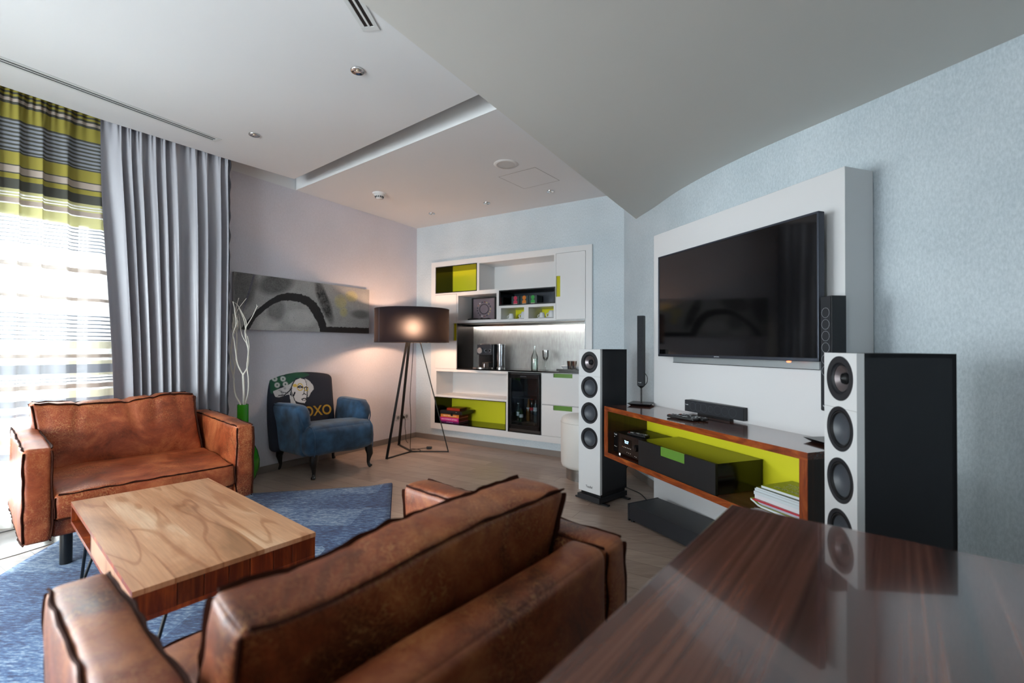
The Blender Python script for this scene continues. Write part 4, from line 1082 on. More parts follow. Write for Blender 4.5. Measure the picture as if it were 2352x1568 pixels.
def bottle(nm, label, s_, y, z, h, r, body, label_c=None, cap=None, cat='bottle', group='bottles in the mini fridge', neck=.011, fillm=None, lz=(.30, .52)):
    t = bwt(nm, label, cat, s_, y, z, 0, group)
    MB().lathe([(0, 0), (r*.9, 0), (r, .008), (r, h*.5), (r*.85, h*.58), (neck*1.15, h*.78), (neck, h*.84), (neck, h*.955), (neck*1.15, h*.957), (neck*1.15, h*.975), (0, h*.976)], 24).build('glass_body', body, t, smooth=True)
    if label_c: MB().lathe([(r+.0006, h*lz[0]), (r+.0006, h*lz[1])], 24).build('paper_label', label_c, t, smooth=True)
    if cap: MB().lathe([(neck*1.3, h*.955), (neck*1.35, h*.985), (neck*1.1, h), (0, h)], 16).build('cap', cap, t, smooth=True)
    if fillm: MB().lathe([(0, .006), (r*.86, .007), (r*.88, h*.47), (0, h*.472)], 20).build('drink', fillm, t, smooth=True)
    return t
DG = P('dark_green_glass', '0b1f12', .08, coat=.6); DB_ = P('dark_cola_glass', '140806', .08, coat=.6); CG_ = glass('clear_bottle_glass', 'cfdcd8', .35)
SIL = P('silver_foil', 'c2c4c6', .3, metal=.8); REDL = P('red_label', 'b01218', .5); WHL = P('white_label', 'c8cdd0', .5); AMB = P('amber_juice', '6a4208', .2)
zb = .226+.10
bottle('bottle', 'small dark bottle with silver foil neck and red label, leftmost in the fridge', 1.497, .06, zb, .205, .026, DG, P('foil_label', 'b8bfc0', .3, metal=.5), SIL)
bottle('bottle', 'short dark bottle with a grey label standing in front in the fridge', 1.548, .035, zb, .165, .025, DG, WHL, BLACKM)
bottle('bottle', 'amber drink bottle with silver cap behind the short bottle in the fridge', 1.585, .14, zb, .262, .027, AMB, WHL, SIL, lz=(.52, .58))
bottle('bottle', 'cola bottle with red cap and red label in the fridge', 1.655, .09, zb, .262, .028, DB_, REDL, P('red_cap', 'c01418', .4), lz=(.50, .62))
bottle('bottle', 'clear bottle with a pale label, rightmost in the fridge', 1.715, .07, zb, .255, .027, P('pale_clear_glass', '3e4a4c', .1, coat=.6), WHL, None, lz=(.50, .66))
# coffee machine
m = bwt('coffee_machine', 'black coffee capsule machine with a silver dial on the bar counter', 'coffee machine', .93, .05, .905)
MB().box(.0, .215, .03, .20, .0, .292).build('body', BLACKG, m, bevel=.006)
MB().box(.0, .205, -.005, .04, .165, .285).build('control_head', P('slate_plastic', '2c313a', .3), m, bevel=.004)
MB().lathe([(0, -.04), (.034, -.038), (.037, -.030), (.037, -.005), (0, -.005)], 36, (.058, 0, .213), 'y').build('dial', P('dial_aluminium', 'b9bcc0', .3, metal=.9), m, smooth=True)
for x in (.132, .186):
    kn = MB().lathe([(.014, -.012), (.018, -.012), (.018, -.004), (.014, -.004)], 24, (x, 0, .213), 'y').build('button_ring', CHROME, m, smooth=True)
    MB().cyl((x, -.008, .213), .0135, .006, 20, 'y').build('button', BLACKG, kn)
MB().cyl((.105, -.035, .003), .125, .016, 48).build('drip_tray', P('tray_steel', '8a8480', .22, metal=.9), m, smooth=True)
MB().box(.09, .185, -.03, .03, .02, .075).build('capsule_box', BLACKM, m, bevel=.003)
MB().tube([(.125, -.034, .022), (.125, -.034, .060)], .007, 10).build('spout', CHROME, m, smooth=True)
MB().box(.02, .20, .04, .19, .292, .297).build('lid', P('lid_rose_steel', 'b9a3a3', .25, metal=.8), m)
tk = MB().lathe([(.049, .012), (.052, .02), (.052, .283), (.049, .283), (.049, .02)], 30, (.272, .09, 0)).build('water_tank', glass('tank_glass', 'eceef0', .2), m, smooth=True)
MB().cyl((.272, .09, 0), .054, .014, 30).build('tank_base', CHROME, tk, smooth=True)
MB().tube([(.272, .09, .014), (.272, .09, .27)], .006, 8).build('tank_tube', P('tank_tube_plastic', 'a8a6a8', .3), tk, smooth=True)
MB().lathe([(.0, .284), (.053, .284), (.053, .29), (0, .29)], 30, (.272, .09, 0)).build('tank_lid', CHROME, tk, smooth=True)
# bottle, flute, tray with bowl and tumblers
bottle('water_bottle', 'clear glass water bottle on the bar counter', 1.671, .12, .905, .275, .042, glass('water_glass', 'f6fbf9', .16), None, None, group=None, neck=.012, fillm=glass('water', 'eef6f3', .1))
fl = bwt('champagne_flute', 'tall champagne flute on the bar counter next to the water bottle', 'glass', 1.809, .12, .905)
WG = glass('wine_glass', 'fbfcfc', .22)
MB().lathe([(0, 0), (.034, 0), (.034, .002), (.006, .006), (.004, .012), (.004, .09), (.008, .10), (.026, .125), (.036, .16), (.037, .224), (.0355, .224), (.034, .16), (.024, .128), (0, .11)], 28).build('bowl_and_stem', WG, fl, smooth=True)
ty = bwt('black_tray', 'flat black tray with cups on the bar counter behind the speaker', 'tray', 2.16, .10, .905)
MB().box(-.16, .13, -.10, .10, .004, .012).box(-.14, .11, -.08, .08, 0, .004).box(-.16, .13, -.10, -.09, .012, .026).box(-.16, .13, .09, .10, .012, .026).build('tray_base', BLACKG, ty)
for i, (s_, lb) in enumerate(((2.075, 'white bowl on the black tray, left of the tumblers'), (2.235, 'white bowl on the black tray, right of the tumblers'))):
    b_ = bwt('white_bowl', lb, 'bowl', s_, .10, .917, 0, 'bowls on the bar tray')
    MB().lathe([(0, 0), (.025, 0), (.028, .004), (.066, .045), (.064, .045), (.026, .008), (0, .006)], 28).build('bowl', P('porcelain', 'd6d8da', .2), b_, smooth=True)
for s_, y, lb in ((2.135, .04, 'small faceted glass tumbler on the tray, left one'), (2.185, .05, 'small faceted glass tumbler on the tray, right one')):
    b_ = bwt('glass_tumbler', lb, 'glass', s_, y, .917, 0, 'tumblers on the bar tray')
    MB().lathe([(0, 0), (.024, 0), (.02, .02), (.024, .05), (.029, .10), (.027, .10), (.021, .05), (.017, .02), (0, .012)], 10).build('tumbler', glass('cut_glass', 'f3ece6', .4), b_)
# tea boxes
for s_, c, lb in ((1.405, 'c02a4c', 'dark tea box with a pink bottle emblem'), (1.522, 'd87a1c', 'dark tea box with an orange bottle emblem'), (1.634, '2c9a3c', 'dark tea box with a green bottle emblem')):
    b_ = bwt('tea_box', lb+' in the black niche', 'box', s_, .14, 1.639, 0, 'tea boxes in the black niche')
    MB().box(-.053, .053, 0, .13, 0, .112).build('carton', P('tea_carton', '27393a', .5, var=.3, vscale=60), b_, bevel=.002)
    em = MB().box(-.026, .026, -.0012, 0, .016, .056)
    em.lathe([(0, -.0012), (.024, -.0012), (.024, 0), (0, 0)], 24, (0, 0, .090), 'y').box(-.008, .008, -.0012, 0, .056, .072).box(-.018, .018, -.0011, 0, .056, .063)
    em.build('printed_emblem', P('emblem_'+c, c, .5), b_)
    MB().box(-.025, .025, -.0014, -.0002, .016, .026).build('printed_band', P('emblem_pale', 'd9c9b9', .5), b_)
# cups upside-down-ish on saucers
POR = P('porcelain', 'd6d8da', .2)
def cup(s_, y, lb, big=1.0):
    sc = bwt('saucer', 'white saucer under the '+lb, 'saucer', s_, y, 1.477, 0, 'saucers in the lime niches')
    MB().lathe([(0, 0), (.03, 0), (.058*big, .008), (.057*big, .010), (.03, .004), (0, .004)], 28).build('dish', POR, sc, smooth=True)
    c = bwt('espresso_cup', lb, 'cup', s_, y, 1.4812, 0, 'espresso cups in the lime niches')
    b_ = big
    MB().lathe([(.034*b_, 0), (.034*b_, .012), (.030*b_, .04*b_), (.024*b_, .064*b_), (.020*b_, .066*b_), (.0185*b_, .060*b_), (0, .060*b_)], 28).build('cup_body', POR, c, smooth=True)
    MB().tube([(-.031*b_, 0, .046*b_), (-.048*b_, 0, .040*b_), (-.054*b_, 0, .026*b_), (-.046*b_, 0, .012*b_), (-.033*b_, 0, .012*b_)], .0045*b_, 8).build('handle', POR, c, smooth=True)
cup(1.375, .10, 'white espresso cup turned upside down, left in the left lime niche'); cup(1.545, .10, 'white espresso cup turned upside down, right in the left lime niche', 1.25)
cup(1.775, .10, 'white espresso cup turned upside down, left in the right lime niche'); cup(1.905, .08, 'white espresso cup turned upside down, right in the right lime niche', 1.25)
# framed jewellery picture and dark feather
pf = bwt('jewellery_frame', 'black deep frame with a ring of small beads in the white niche', 'picture frame', .93, .17, 1.481)
g = MB(); g.box(-.175, .175, 0, .06, 0, .012); g.box(-.175, .175, 0, .06, .272, .284); g.box(-.175, -.163, 0, .06, 0, .284); g.box(.163, .175, 0, .06, 0, .284)
g.build('frame', BLACKM, pf)
MB().box(-.163, .163, .02, .03, .012, .272).build('backing', P('rose_grey_card', '7d7078', .35, var=.25, vscale=5), pf)
rb = random.Random(3)
bc = [P('bead_'+c, c, .3) for c in ('3a2f38', 'c9b27a', '7a3c38', 'd8cfc8', '2d3540', 'b8876a')]
for k in range(17):
    a_ = 2*math.pi*k/17; MB().lathe([(0, -.006), (.008, -.003), (.008, .003), (0, .006)], 10, (.098*math.cos(a_), .014, .142+.088*math.sin(a_)), 'y').build('bead', bc[rb.randrange(6)], pf, smooth=True)
MB().tube([(.066*math.cos(2*math.pi*k/40), .017, .142+.058*math.sin(2*math.pi*k/40)) for k in range(40)], .004, 6, closed=True).build('wire_ring', BLACKM, pf, smooth=True)
ft = bwt('dark_driftwood', 'long dark knobbly ornament lying in front of the jewellery frame', 'ornament', .95, .06, 1.4805)
pth = [(-.17+.034*k, .01*math.sin(k*1.7), .012+.004*math.sin(k*2.3)) for k in range(11)]
MB().tube(pth, [.008, .011, .015, .012, .013, .010, .012, .009, .011, .008, .004], 8).build('twig', P('charred_wood', '0d0908', .8), ft, smooth=True)
# books
def book(nm, lb, s_, y, z, w_, d, h, col, rz=0, spine=None, title=None, tcol='e8d8d0', group='books in the lower niche', pages=True):
    t = bwt(nm, lb, 'book', s_, y, z, R(rz), group)
    cm = P('cover_'+col, col, .35)
    MB().box(0, w_, 0, d, 0, .003).box(0, w_, 0, d, h-.003, h).box(0, w_, 0, .003, 0, h).build('cover', cm, t, bevel=.0008)
    MB().box(.003, w_-.003, .003, d-.004, .003, h-.003).build('pages', P('book_side_'+(spine or 'red'), spine or '5a1414', .7), t)
    if title: text('spine_lettering', title, h*.5, P('lettering_'+tcol, tcol, .6), t, (w_*.5, -.0008, h*.5), FRONT, .0004)
    return t
book('book', 'thin purple book at the bottom of the book stack in the lower niche', .42, -.005, .2265, .28, .20, .022, '5a1558', 0, '2a0e1c', 'ART  DESIGN  NOW', 'd8c8e8')
book('book', 'thick magenta book in the book stack in the lower niche', .405, -.008, .2490, .293, .20, .046, 'c02880', 0, '5a1414', '1000 INTERIOR DETAILS', 'f0d8e8')
book('book', 'thick orange book in the book stack in the lower niche', .412, -.002, .2955, .286, .20, .040, 'd07e30', 0, '6a1a12', '1000 EXTERIOR DESIGN', 'f4e0c8')
bk = bwt('flat_black_case', 'flat black case with a hanging strap on top of the orange book', 'case', .41, -.012, .3362, 0)
MB().box(0, .34, 0, .235, 0, .042).build('case_body', BLACKM, bk, bevel=.006)
MB().box(.17, .20, -.003, .0, -.018, .02).build('strap', BLACKG, bk)
MB().cyl((.255, -.003, .03), .005, .003, 12, 'y').build('snap', SIL, bk, smooth=True)
book('book', 'small red book on top of the black case in the lower niche', .50, .01, .3788, .19, .17, .030, '8c2a16', 4, '3a160e')

# ================================================================== TV PANEL, TV, CONSOLE
PX = (1.049, 3.431); RZP = math.atan2(-.946, .323)
pn = thing('wall_panel', 'tall white wall panel behind the television', 'wall panel', (PX[0], PX[1], 0), RZP)
MB().box(0, 1.414, 0, .185, 0, 1.993).build('panel_body', LACQP, pn, bevel=.003)
tv = thing('television', 'large black flat screen television mounted on the white panel', 'television', (PX[0], PX[1], 1.104), RZP)
SCR = P('screen_glass', '050506', .06, spec=.9); BEZ = P('bezel_gunmetal', '3c404a', .35, metal=.6)
x0, x1, th_ = .163, 1.352, .695
MB().box(x0+.011, x1-.011, -.0795, -.07, .016, th_-.011).build('screen', SCR, tv)
mb = MB(); mb.box(x0, x0+.011, -.083, -.045, 0, th_); mb.box(x1-.011, x1, -.083, -.045, 0, th_); mb.box(x0, x1, -.083, -.045, th_-.011, th_); mb.box(x0, x1, -.083, -.045, 0, .017)
mb.build('bezel', BEZ, tv, bevel=.003)
MB().box(x0+.02, x1-.02, -.07, -.042, .02, th_-.02).box(x0+.3, x1-.3, -.042, -.02, .1, .5).build('back_housing', BLACKM, tv, bevel=.004)
MB().box(x0+.35, x1-.35, -.02, 0, .15, .45).build('wall_mount', BLACKM, tv)
text('maker_lettering', 'SAMSUNG', .009, P('logo_silver', 'c8ccd2', .4), tv, ((x0+x1)/2-.04, -.0834, .0085), FRONT, .0003)
MB().lathe([(0, -.006), (.009, -.004), (.011, .002), (0, .004)], 14, (1.185, -.07, -.004)).build('standby_light', P('standby_red', '8a1010', .4, emit=(1, .12, .05), es=2.0), tv, smooth=True)
bar_ = thing('mounting_rail', 'narrow grey metal rail on the white panel just below the television', 'rail', (PX[0], PX[1], 1.062), RZP)
MB().box(.24, 1.30, -.014, 0, 0, .055).build('rail_plate', P('rail_grey', '9aa0a2', .4, metal=.3), bar_)
MB().box(.24, 1.30, -.018, -.012, 0, .003).build('rail_lip', BLACKM, bar_)

CX = (.672, 3.368); RZC = math.atan2(-.94, .341); CL, CD_, Z0c, Z1c = 1.568, .372, .378, .74
def CW_(x, y, z):
    d = Vector((.341, -.94)); n = Vector((.94, .341)); p = Vector(CX)+d*x+n*y; return (p.x, p.y, z)
cs = thing('tv_console', 'wall-hung walnut media console with a lime back, below the television', 'media console', (CX[0], CX[1], 0), RZC)
MB().box(0, CL, .002, CD_, .710, Z1c).build('top_board', WALNUT, cs)
MB().box(0, CL, .002, CD_, Z0c, .412).build('bottom_board', WALNUT, cs)
MB().box(0, .045, .002, CD_, .412, .710).build('side_board', WALNUTV, cs); MB().box(CL-.035, CL, .002, CD_, .412, .710).build('side_board', WALNUTV, cs)
MB().box(0, CL, -.001, .002, .708, Z1c).build('front_edge', WALEDGE, cs); MB().box(0, CL, -.001, .002, Z0c, .413).build('front_edge', WALEDGE, cs)
MB().box(0, .047, -.0012, .002, .413, .708).build('front_edge', WALEDGEV, cs); MB().box(CL-.037, CL, -.0012, .002, .413, .708).build('front_edge', WALEDGEV, cs)
MB().box(.045, CL-.035, .335, .345, .412, .710).build('back_panel', LIME, cs)
dx = MB().box(.405, 1.062, .022, .325, .4125, .572).build('drawer_box', BLACKG, cs, bevel=.0015); dx['label'] = 'black glossy drawer box'
mb = MB(); a, b, c_, d_ = .622, .832, .518, .573; mb.box(.405, a, .006, .022, .4125, .573); mb.box(b, 1.062, .006, .022, .4125, .573); mb.box(a, b, .006, .022, .4125, c_)
dfr = mb.build('drawer_front', BLACKM, cs)
h = MB().box(a, b, .010, .018, c_, d_-.001).build('handle', GREENH, dfr); h['label'] = 'translucent green grip plate'
# receiver with its remote
rc_ = thing('av_receiver', 'black stereo receiver with a lit blue display in the left of the console', 'receiver', CW_(.055, .045, .4125), RZC)
RP = P('receiver_black', '0e0d0e', .22, coat=.4)
MB().box(0, .335, .008, .27, .014, .148).build('case', P('receiver_case', '0f0f11', .45), rc_, bevel=.002)
MB().box(-.002, .337, 0, .010, .012, .150).build('front_panel', RP, rc_, bevel=.002)
ds = MB().box(.10, .215, -.001, .0, .075, .125).build('display', P('display_black', '020304', .1), rc_)
text('display_characters', 'Bluetooth\nSource 1', .011, P('display_blue', '4aa0e0', .5, emit=(.25, .6, 1), es=3), ds, (.160, -.0014, .104), FRONT, .0003)
MB().lathe([(0, -.018), (.021, -.016), (.023, 0), (0, 0)], 32, (.272, 0, .085), 'y').build('volume_knob', RP, rc_, smooth=True)
LW_ = P('indicator_white', 'd8d4cc', .5)
for k in range(6): MB().box(.108+.019*k, .115+.019*k, -.0015, 0, .064, .068).build('button', LW_ if k else P('indicator_orange', 'c07040', .5), rc_)
for x, z in ((.012, .052), (.022, .050), (.036, .05), (.012, .118), (.165, .036), (.185, .035), (.205, .034), (.255, .028), (.27, .026)): MB().cyl((x, -.0015, z), .0024, .0016, 10, 'y').build('button', LW_, rc_)
text('maker_lettering', 'Teufel', .014, P('logo_white', 'd8dadd', .5), rc_, (.022, -.0006, .135), FRONT, .0003)
MB().cyl((.305, -.004, .032), .004, .005, 12, 'y').build('jack_socket', CHROME, rc_, smooth=True)
for x in (.04, .295):
    for y in (.03, .24): MB().cyl((x, y, 0), .017, .014, 20).build('foot', CHROME, rc_, smooth=True)
def remote(label, loc, rz, L=.17, w_=.048, group='remote controls'):
    t = thing('remote_control', label, 'remote control', loc, rz, group)
    b = MB().box(0, L, -w_/2, w_/2, .002, .018).build('shell', P('remote_black', '131315', .4), t, bevel=.006)
    r_ = random.Random(int(abs(loc[0])*1000)); cols_ = [P('key_grey', '6a6c70', .5), P('key_light', 'b0b2b4', .5), P('key_dark', '2a2b2e', .5)]
    for i in range(9):
        for j in range(3):
            x = .014+i*(L-.03)/8; y = (j-1)*w_*.28
            MB().box(x-.0045, x+.0045, y-.004, y+.004, .0175, .0198).build('key', P('key_red', 'a02420', .5) if i == 0 and j == 0 else cols_[r_.randrange(3)], b)
    return t
remote('black remote control lying on top of the receiver', CW_(.18, .09, .5612), RZC+R(12), .165, .05)
remote('black remote control on the console top, nearer the front edge', CW_(.585, .105, .7405), RZC+R(8), .20, .052)
remote('black remote control on the console top, farther from the front edge', CW_(.60, .175, .7405), RZC+R(3), .20, .048)
# magazines
mg = [(.0, 0, .30, .225, .010, 'd7dde0', '9aa63a'), (.012, .010, .27, .22, .014, 'b9b4c4', 'b0b4bc'), (.016, -.004, .262, .215, .006, 'c01c30', 'c01c30'), (.014, .012, .268, .215, .020, 'd8dade', 'd8d8dc'), (.016, .004, .262, .213, .015, 'ccd4d8', 'ced0d4'),
      (.016, .010, .266, .214, .012, 'ccd4d8', 'c8ccd0'), (.030, .004, .262, .212, .009, 'cfd6da', '303438'), (.050, .014, .252, .205, .012, 'dadce0', '7a8a1c')]
z = .4125
names = ['bottom magazine with a curled corner, under the stack in the console', 'grey-paged magazine second from the bottom of the stack in the console', 'thin red magazine in the lower half of the stack in the console', 'thick white-paged magazine above the red one in the console',
         'white magazine in the middle of the stack in the console', 'white magazine third from the top of the stack in the console', 'thin magazine with a dark cover directly under the green one', 'green magazine with large pale letters on top of the stack in the console']
for i, (ox, oy, w_, d_, h_, pg, cv) in enumerate(mg):
    t = thing('magazine', names[i], 'magazine', CW_(1.215+ox, .075+oy, z+.0003), RZC+R((-4 if i == 0 else (i*37 % 5)-2)*.5), 'magazines stacked in the console')
    mb = MB(); n = 14; X = [w_*k/n for k in range(n+1)]
    lift = [.020*ss(.25, 0, k/n)**2 if i == 0 else 0 for k in range(n+1)]
    for m_, (za, zb_) in enumerate(((0, .0008), (.0008, h_-.0008), (h_-.0008, h_))):
        vs = [(x, y, zz+lf) for x, lf in zip(X, lift) for y in (0, d_) for zz in (za, zb_)]
        fs = []
        for k in range(n): a_ = 4*k; fs += [(a_+0, a_+4, a_+5, a_+1), (a_+2, a_+3, a_+7, a_+6), (a_+1, a_+5, a_+7, a_+3), (a_+0, a_+2, a_+6, a_+4)]
        fs += [(0, 1, 3, 2), (4*n, 4*n+2, 4*n+3, 4*n+1)]
        if m_ == 1: pgs = MB().add(vs, fs).build('pages', P('pages_'+pg, pg, .8), t)
        else: mb.add(vs, fs)
    cvr = mb.build('cover', P('magcover_'+cv, cv, .25), t)
    if i == 7:
        lc_ = P('magazine_lettering', 'c9cda0', .5)
        for k, (s_, sz) in enumerate((('EUROPEAN', .034), ('STREETS', .038), ('GARDENS & HOMES', .020))): text('cover_lettering', s_, sz, lc_, cvr, (w_*.50, .04+.045*k, h_+.0003), (0, 0, 0), .0002)
    z += h_+.0006

# ================================================================== SPEAKERS
def holed(mb, w_, z0, z1, holes, r, y0, y1):
    """front board with round holes"""
    cur = z0; n = 40; s_ = w_/2; hh = r+.010
    def quad(xa, xb, za, zb): mb.box(xa, xb, y0, y1, za, zb)
    for zc in sorted(holes):
        if zc-hh > cur: quad(0, w_, cur, zc-hh)
        ring = []
        for k in range(n):
            a_ = 2*math.pi*k/n; c_, q_ = math.cos(a_), math.sin(a_); m_ = min(s_/abs(c_) if abs(c_) > 1e-6 else 9, hh/abs(q_) if abs(q_) > 1e-6 else 9)
            ring.append(((s_+r*c_, zc+r*q_), (s_+m_*c_, zc+m_*q_)))
        # corners of the cell added as extra triangles
        vs = [(p[0], y0, p[1]) for pr in ring for p in pr]+[(p[0], y1, p[1]) for pr in ring for p in pr]
        fs = []
        for k in range(n):
            a_, b_ = 2*k, 2*((k+1) % n); fs.append((a_, a_+1, b_+1, b_)); fs.append((a_, b_, b_+2*n, a_+2*n))
        mb.add(vs, [f[::-1] for f in fs])
        for sx in (0, w_):
            for sz in (zc-hh, zc+hh):
                near = sorted(ring, key=lambda pr: math.hypot(pr[1][0]-sx, pr[1][1]-sz))[:2]
                mb.add([(near[0][1][0], y0, near[0][1][1]), (near[1][1][0], y0, near[1][1][1]), (sx, y0, sz)], [(0, 1, 2), (2, 1, 0)][:1])
        # outer sides
        mb.add([(0, y0, zc-hh), (0, y1, zc-hh), (0, y1, zc+hh), (0, y0, zc+hh)], [(0, 1, 2, 3)]); mb.add([(w_, y0, zc-hh), (w_, y1, zc-hh), (w_, y1, zc+hh), (w_, y0, zc+hh)], [(3, 2, 1, 0)])
        cur = zc+hh
    quad(0, w_, cur, z1)
CONE = P('driver_cone', '3f444b', .38, bmp=.15, bscale=700); RIMM = P('driver_ring', '16181e', .6); SUR = P('driver_rubber', '0f1013', .55); TWM = P('tweeter_plate', '6d6668', .32, metal=.7)
def tower(label, loc, rz, w_, d_, hs):
    t = thing('tower_speaker', label, 'speaker', loc, rz, 'white-fronted tower speakers'); Z0_, Z1_ = .075, 1.15
    mb = MB(); th = .014
    mb.box(0, th, .024, d_, Z0_, Z1_); mb.box(w_-th, w_, .024, d_, Z0_, Z1_); mb.box(0, w_, .024, d_, Z1_-th, Z1_); mb.box(0, w_, .024, d_, Z0_, Z0_+th); mb.box(0, w_, d_-th, d_, Z0_, Z1_)
    mb.build('cabinet_body', SPKBLK, t)
    mb = MB(); holed(mb, w_, Z0_, Z1_, hs, .081, 0, .024); mb.build('front_baffle', SPKFRONT, t)
    for i, zc in enumerate(sorted(hs, reverse=True)):
        c = (w_/2, 0, zc)
        if i == 0:
            o = MB().lathe([(.081, .0), (.0805, -.002), (.058, -.001), (.056, .006), (.050, .009), (.048, .006)], 48, c, 'y').build('driver', RIMM, t, smooth=True)
            MB().lathe([(.048, .008), (.030, .018), (.021, .022)], 40, c, 'y').build('tweeter_plate', TWM, o, smooth=True)
            MB().lathe([(.021, .018), (.019, .012), (.016, .020), (.012, .016), (.006, .006), (0, .004)], 28, c, 'y').build('tweeter_dome', SUR, o, smooth=True)
        else:
            o = MB().lathe([(.081, .0), (.0805, -.002), (.067, .001), (.066, .010)], 48, c, 'y').build('driver', RIMM, t, smooth=True)
            MB().lathe([(.067, .008), (.064, .001), (.060, .001), (.057, .008)], 48, c, 'y').build('rubber_surround', SUR, o, smooth=True)
            MB().lathe([(.0575, .008), (.045, .018), (.030, .024), (.015, .0275), (0, .028)], 48, c, 'y').build('cone', CONE, o, smooth=True)
    MB().box(.0, w_, -.0004, .0004, sorted(hs)[-1]-.108, sorted(hs)[-1]-.1068).build('joint_line', P('joint_grey', '8d8a88', .8), t)
    MB().box(.01, w_-.01, .02, d_-.01, .052, Z0_).build('spacer', BLACKM, t)
    MB().box(-.003, w_+.003, -.012, d_+.004, .014, .052).build('plinth', SPKBLK, t, bevel=.003)
    for y in (.02, d_-.05): MB().box(-.055, w_+.055, y, y+.03, 0, .012).build('outrigger_foot', BLACKM, t, bevel=.003)
    text('maker_lettering', 'Teufel', .026, P('logo_dark', '30343a', .5), t, (w_*.5, -.0006, .115), FRONT, .0004)
    return t
tower('white-fronted tower speaker standing at the far end of the console beside the white pouf', (.517, 3.579, 0), math.atan2(-.768, .64), .209, .320, (1.052, .864, .670, .479))
tower('white-fronted tower speaker at the near end of the console, cropped by the desk', (1.199, 1.78, 0), math.atan2(-.9925, -.122), .2018, .307, (1.058, .876, .690, .505))

def satellite(label, bx, by, rz, zc0=.885, zc1=1.40, w_=.048, d_=.052, ring=True):
    t = thing('satellite_speaker', label, 'speaker', (bx, by, .7405), rz, 'satellite speakers on stands')
    mb = MB(); s0, s1 = .062, .085
    mb.add([(-s0, -s0, 0), (s0, -s0, 0), (s0, s0, 0), (-s0, s0, 0), (-s1, -s1, .016), (s1, -s1, .016), (s1, s1, .016), (-s1, s1, .016)],
           [(3, 2, 1, 0), (4, 5, 6, 7), (0, 1, 5, 4), (1, 2, 6, 5), (2, 3, 7, 6), (3, 0, 4, 7)])
    mb.build('base', P('stand_black', '111216', .3), t, bevel=.002)
    z0, z1 = zc0-.7405, zc1-.7405
    MB().tube([(0, 0, .014), (0, 0, z0)], .006, 10).build('pole', BLACKM, t, smooth=True)
    MB().lathe([(0, z0-.022), (.008, z0-.02), (.026, z0-.004), (.026, z0+.004), (0, z0+.004)], 16).build('collar', BLACKM, t, smooth=True)
    MB().box(-w_/2, w_/2, -d_/2, d_/2, z0, z1).build('body', P('satellite_black', '14161b', .4), t, bevel=.002)
    gr = MB().box(-w_/2+.003, w_/2-.003, -d_/2-.004, -d_/2, z0+.004, z1-.004).build('front_grille', P('grille_black', '1d2026', .7, bmp=.5, bscale=1200), t)
    for k in range(6):
        zc = z1-.075-.052*k*1.0
        MB().tube([((w_/2-.008)*.95*math.cos(q*R(12)), -d_/2-.0045, zc+(w_/2-.008)*.95*math.sin(q*R(12))) for q in range(30)], .0006, 5, closed=True).build('driver_ring', P('ring_silver', 'a8acb2', .4) if ring else P('ring_faint', '262a30', .6), gr, smooth=True)
    text('maker_lettering', 'Teufel', .010, P('logo_white', 'd8dadd', .5), gr, (-.004, -d_/2-.0045, z0+.022), FRONT, .0003)
    MB().tube(smoothp([(w_/2-.002, .02, z0+.09), (w_/2+.014, .022, z0+.06), (w_/2+.012, .02, z0+.02), (w_/2-.01, .014, z0-.008)]), .0025, 6).build('cable', CORDM, t, smooth=True)
    return t
satellite('slim black satellite speaker on a square-based stand at the left end of the console', .958, 3.435, R(-30), ring=False)
satellite('slim black satellite speaker with ringed drivers, rising behind the near tower speaker', 1.440, 2.075, R(-84), .885, 1.40, .062, .07)
sb = thing('center_speaker', 'long black centre speaker lying on the console in front of the white panel', 'speaker', (1.126, 3.02, .7405), math.atan2(2.60-3.02, 1.297-1.126))
MB().box(0, .452, .004, .060, .014, .088).build('body', P('satellite_black', '14161b', .4), sb, bevel=.002)
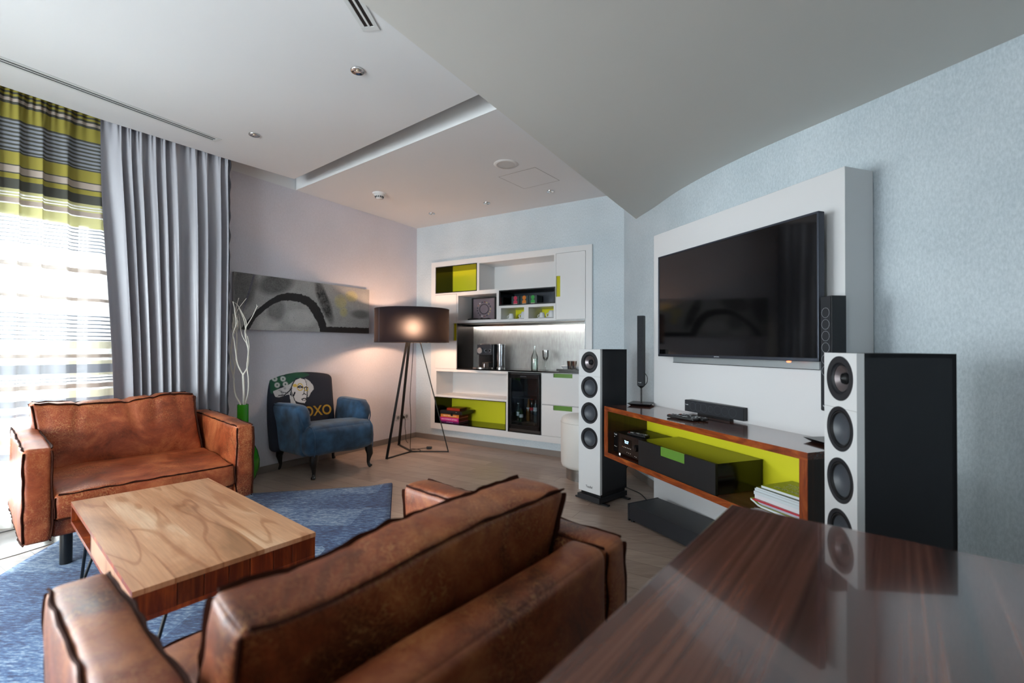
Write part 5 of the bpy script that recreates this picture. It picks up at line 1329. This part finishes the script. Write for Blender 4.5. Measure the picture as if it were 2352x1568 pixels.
gr = MB().box(.0, .452, 0, .004, .015, .087).build('front_grille', P('grille_black', '1d2026', .7, bmp=.5, bscale=1200), sb)
for x in (.07, .115, .16, .215, .27, .325, .38):
    rr = .018 if x == .215 else .026
    MB().tube([(x+rr*math.cos(q*R(12)), -.0004, .052+rr*math.sin(q*R(12))) for q in range(30)], .0005, 5, closed=True).build('driver_ring', P('ring_dark', '4a4e56', .5), gr, smooth=True)
text('maker_lettering', 'Teufel', .010, P('logo_white', 'd8dadd', .5), gr, (.018, -.0004, .058), FRONT, .0003)
MB().box(.10, .35, .010, .055, 0, .015).build('foot', BLACKM, sb)
# flat subwoofer on the floor
bx = thing('flat_subwoofer', 'low flat black subwoofer on the floor under the console', 'subwoofer', (.784, 3.135, 0), math.atan2(2.712-3.135, 1.003-.784))
SBB = P('subwoofer_black', '14181f', .42)
MB().box(.012, .78, .0, .268, .016, .116).build('body', SBB, bx, bevel=.002)
MB().box(0, .012, -.002, .270, .003, .117).build('end_cap', SBB, bx, bevel=.002)
for x in (.03, .72):
    for y in (.02, .23): MB().cyl((x, y, 0), .014, .016, 16).build('foot', BLACKM, bx)
MB().tube(smoothp([(.12, .272, .07), (.04, .295, .03), (-.10, .34, .006), (-.211, .386, .005), (-.393, .47, .005), (-.60, .49, .006), (-.628, .50, .08), (-.61, .60, .24), (-.605, .70, .30)]), .0035, 6).build('power_cable', CORDM, bx, smooth=True)
# pouf
pf = thing('pouf', 'white upholstered round stool with a metal base behind the far tower speaker', 'stool', (.665, 4.16, 0))
MB().lathe([(0, .10), (.19, .10), (.212, .112), (.222, .14), (.224, .30), (.224, .50), (.214, .535), (.19, .553), (.12, .562), (0, .564)], 56).build('upholstery', P('white_leatherette', 'd6d2cc', .4), pf, smooth=True)
MB().lathe([(0, 0), (.175, 0), (.175, .098), (0, .098)], 48).build('metal_base', P('base_steel', '9c9a98', .22, metal=.9), pf, smooth=True)
MB().lathe([(.225, .498), (.2262, .50), (.225, .502)], 56).build('piping', P('pouf_piping', 'bcb6ae', .5), pf, smooth=True)
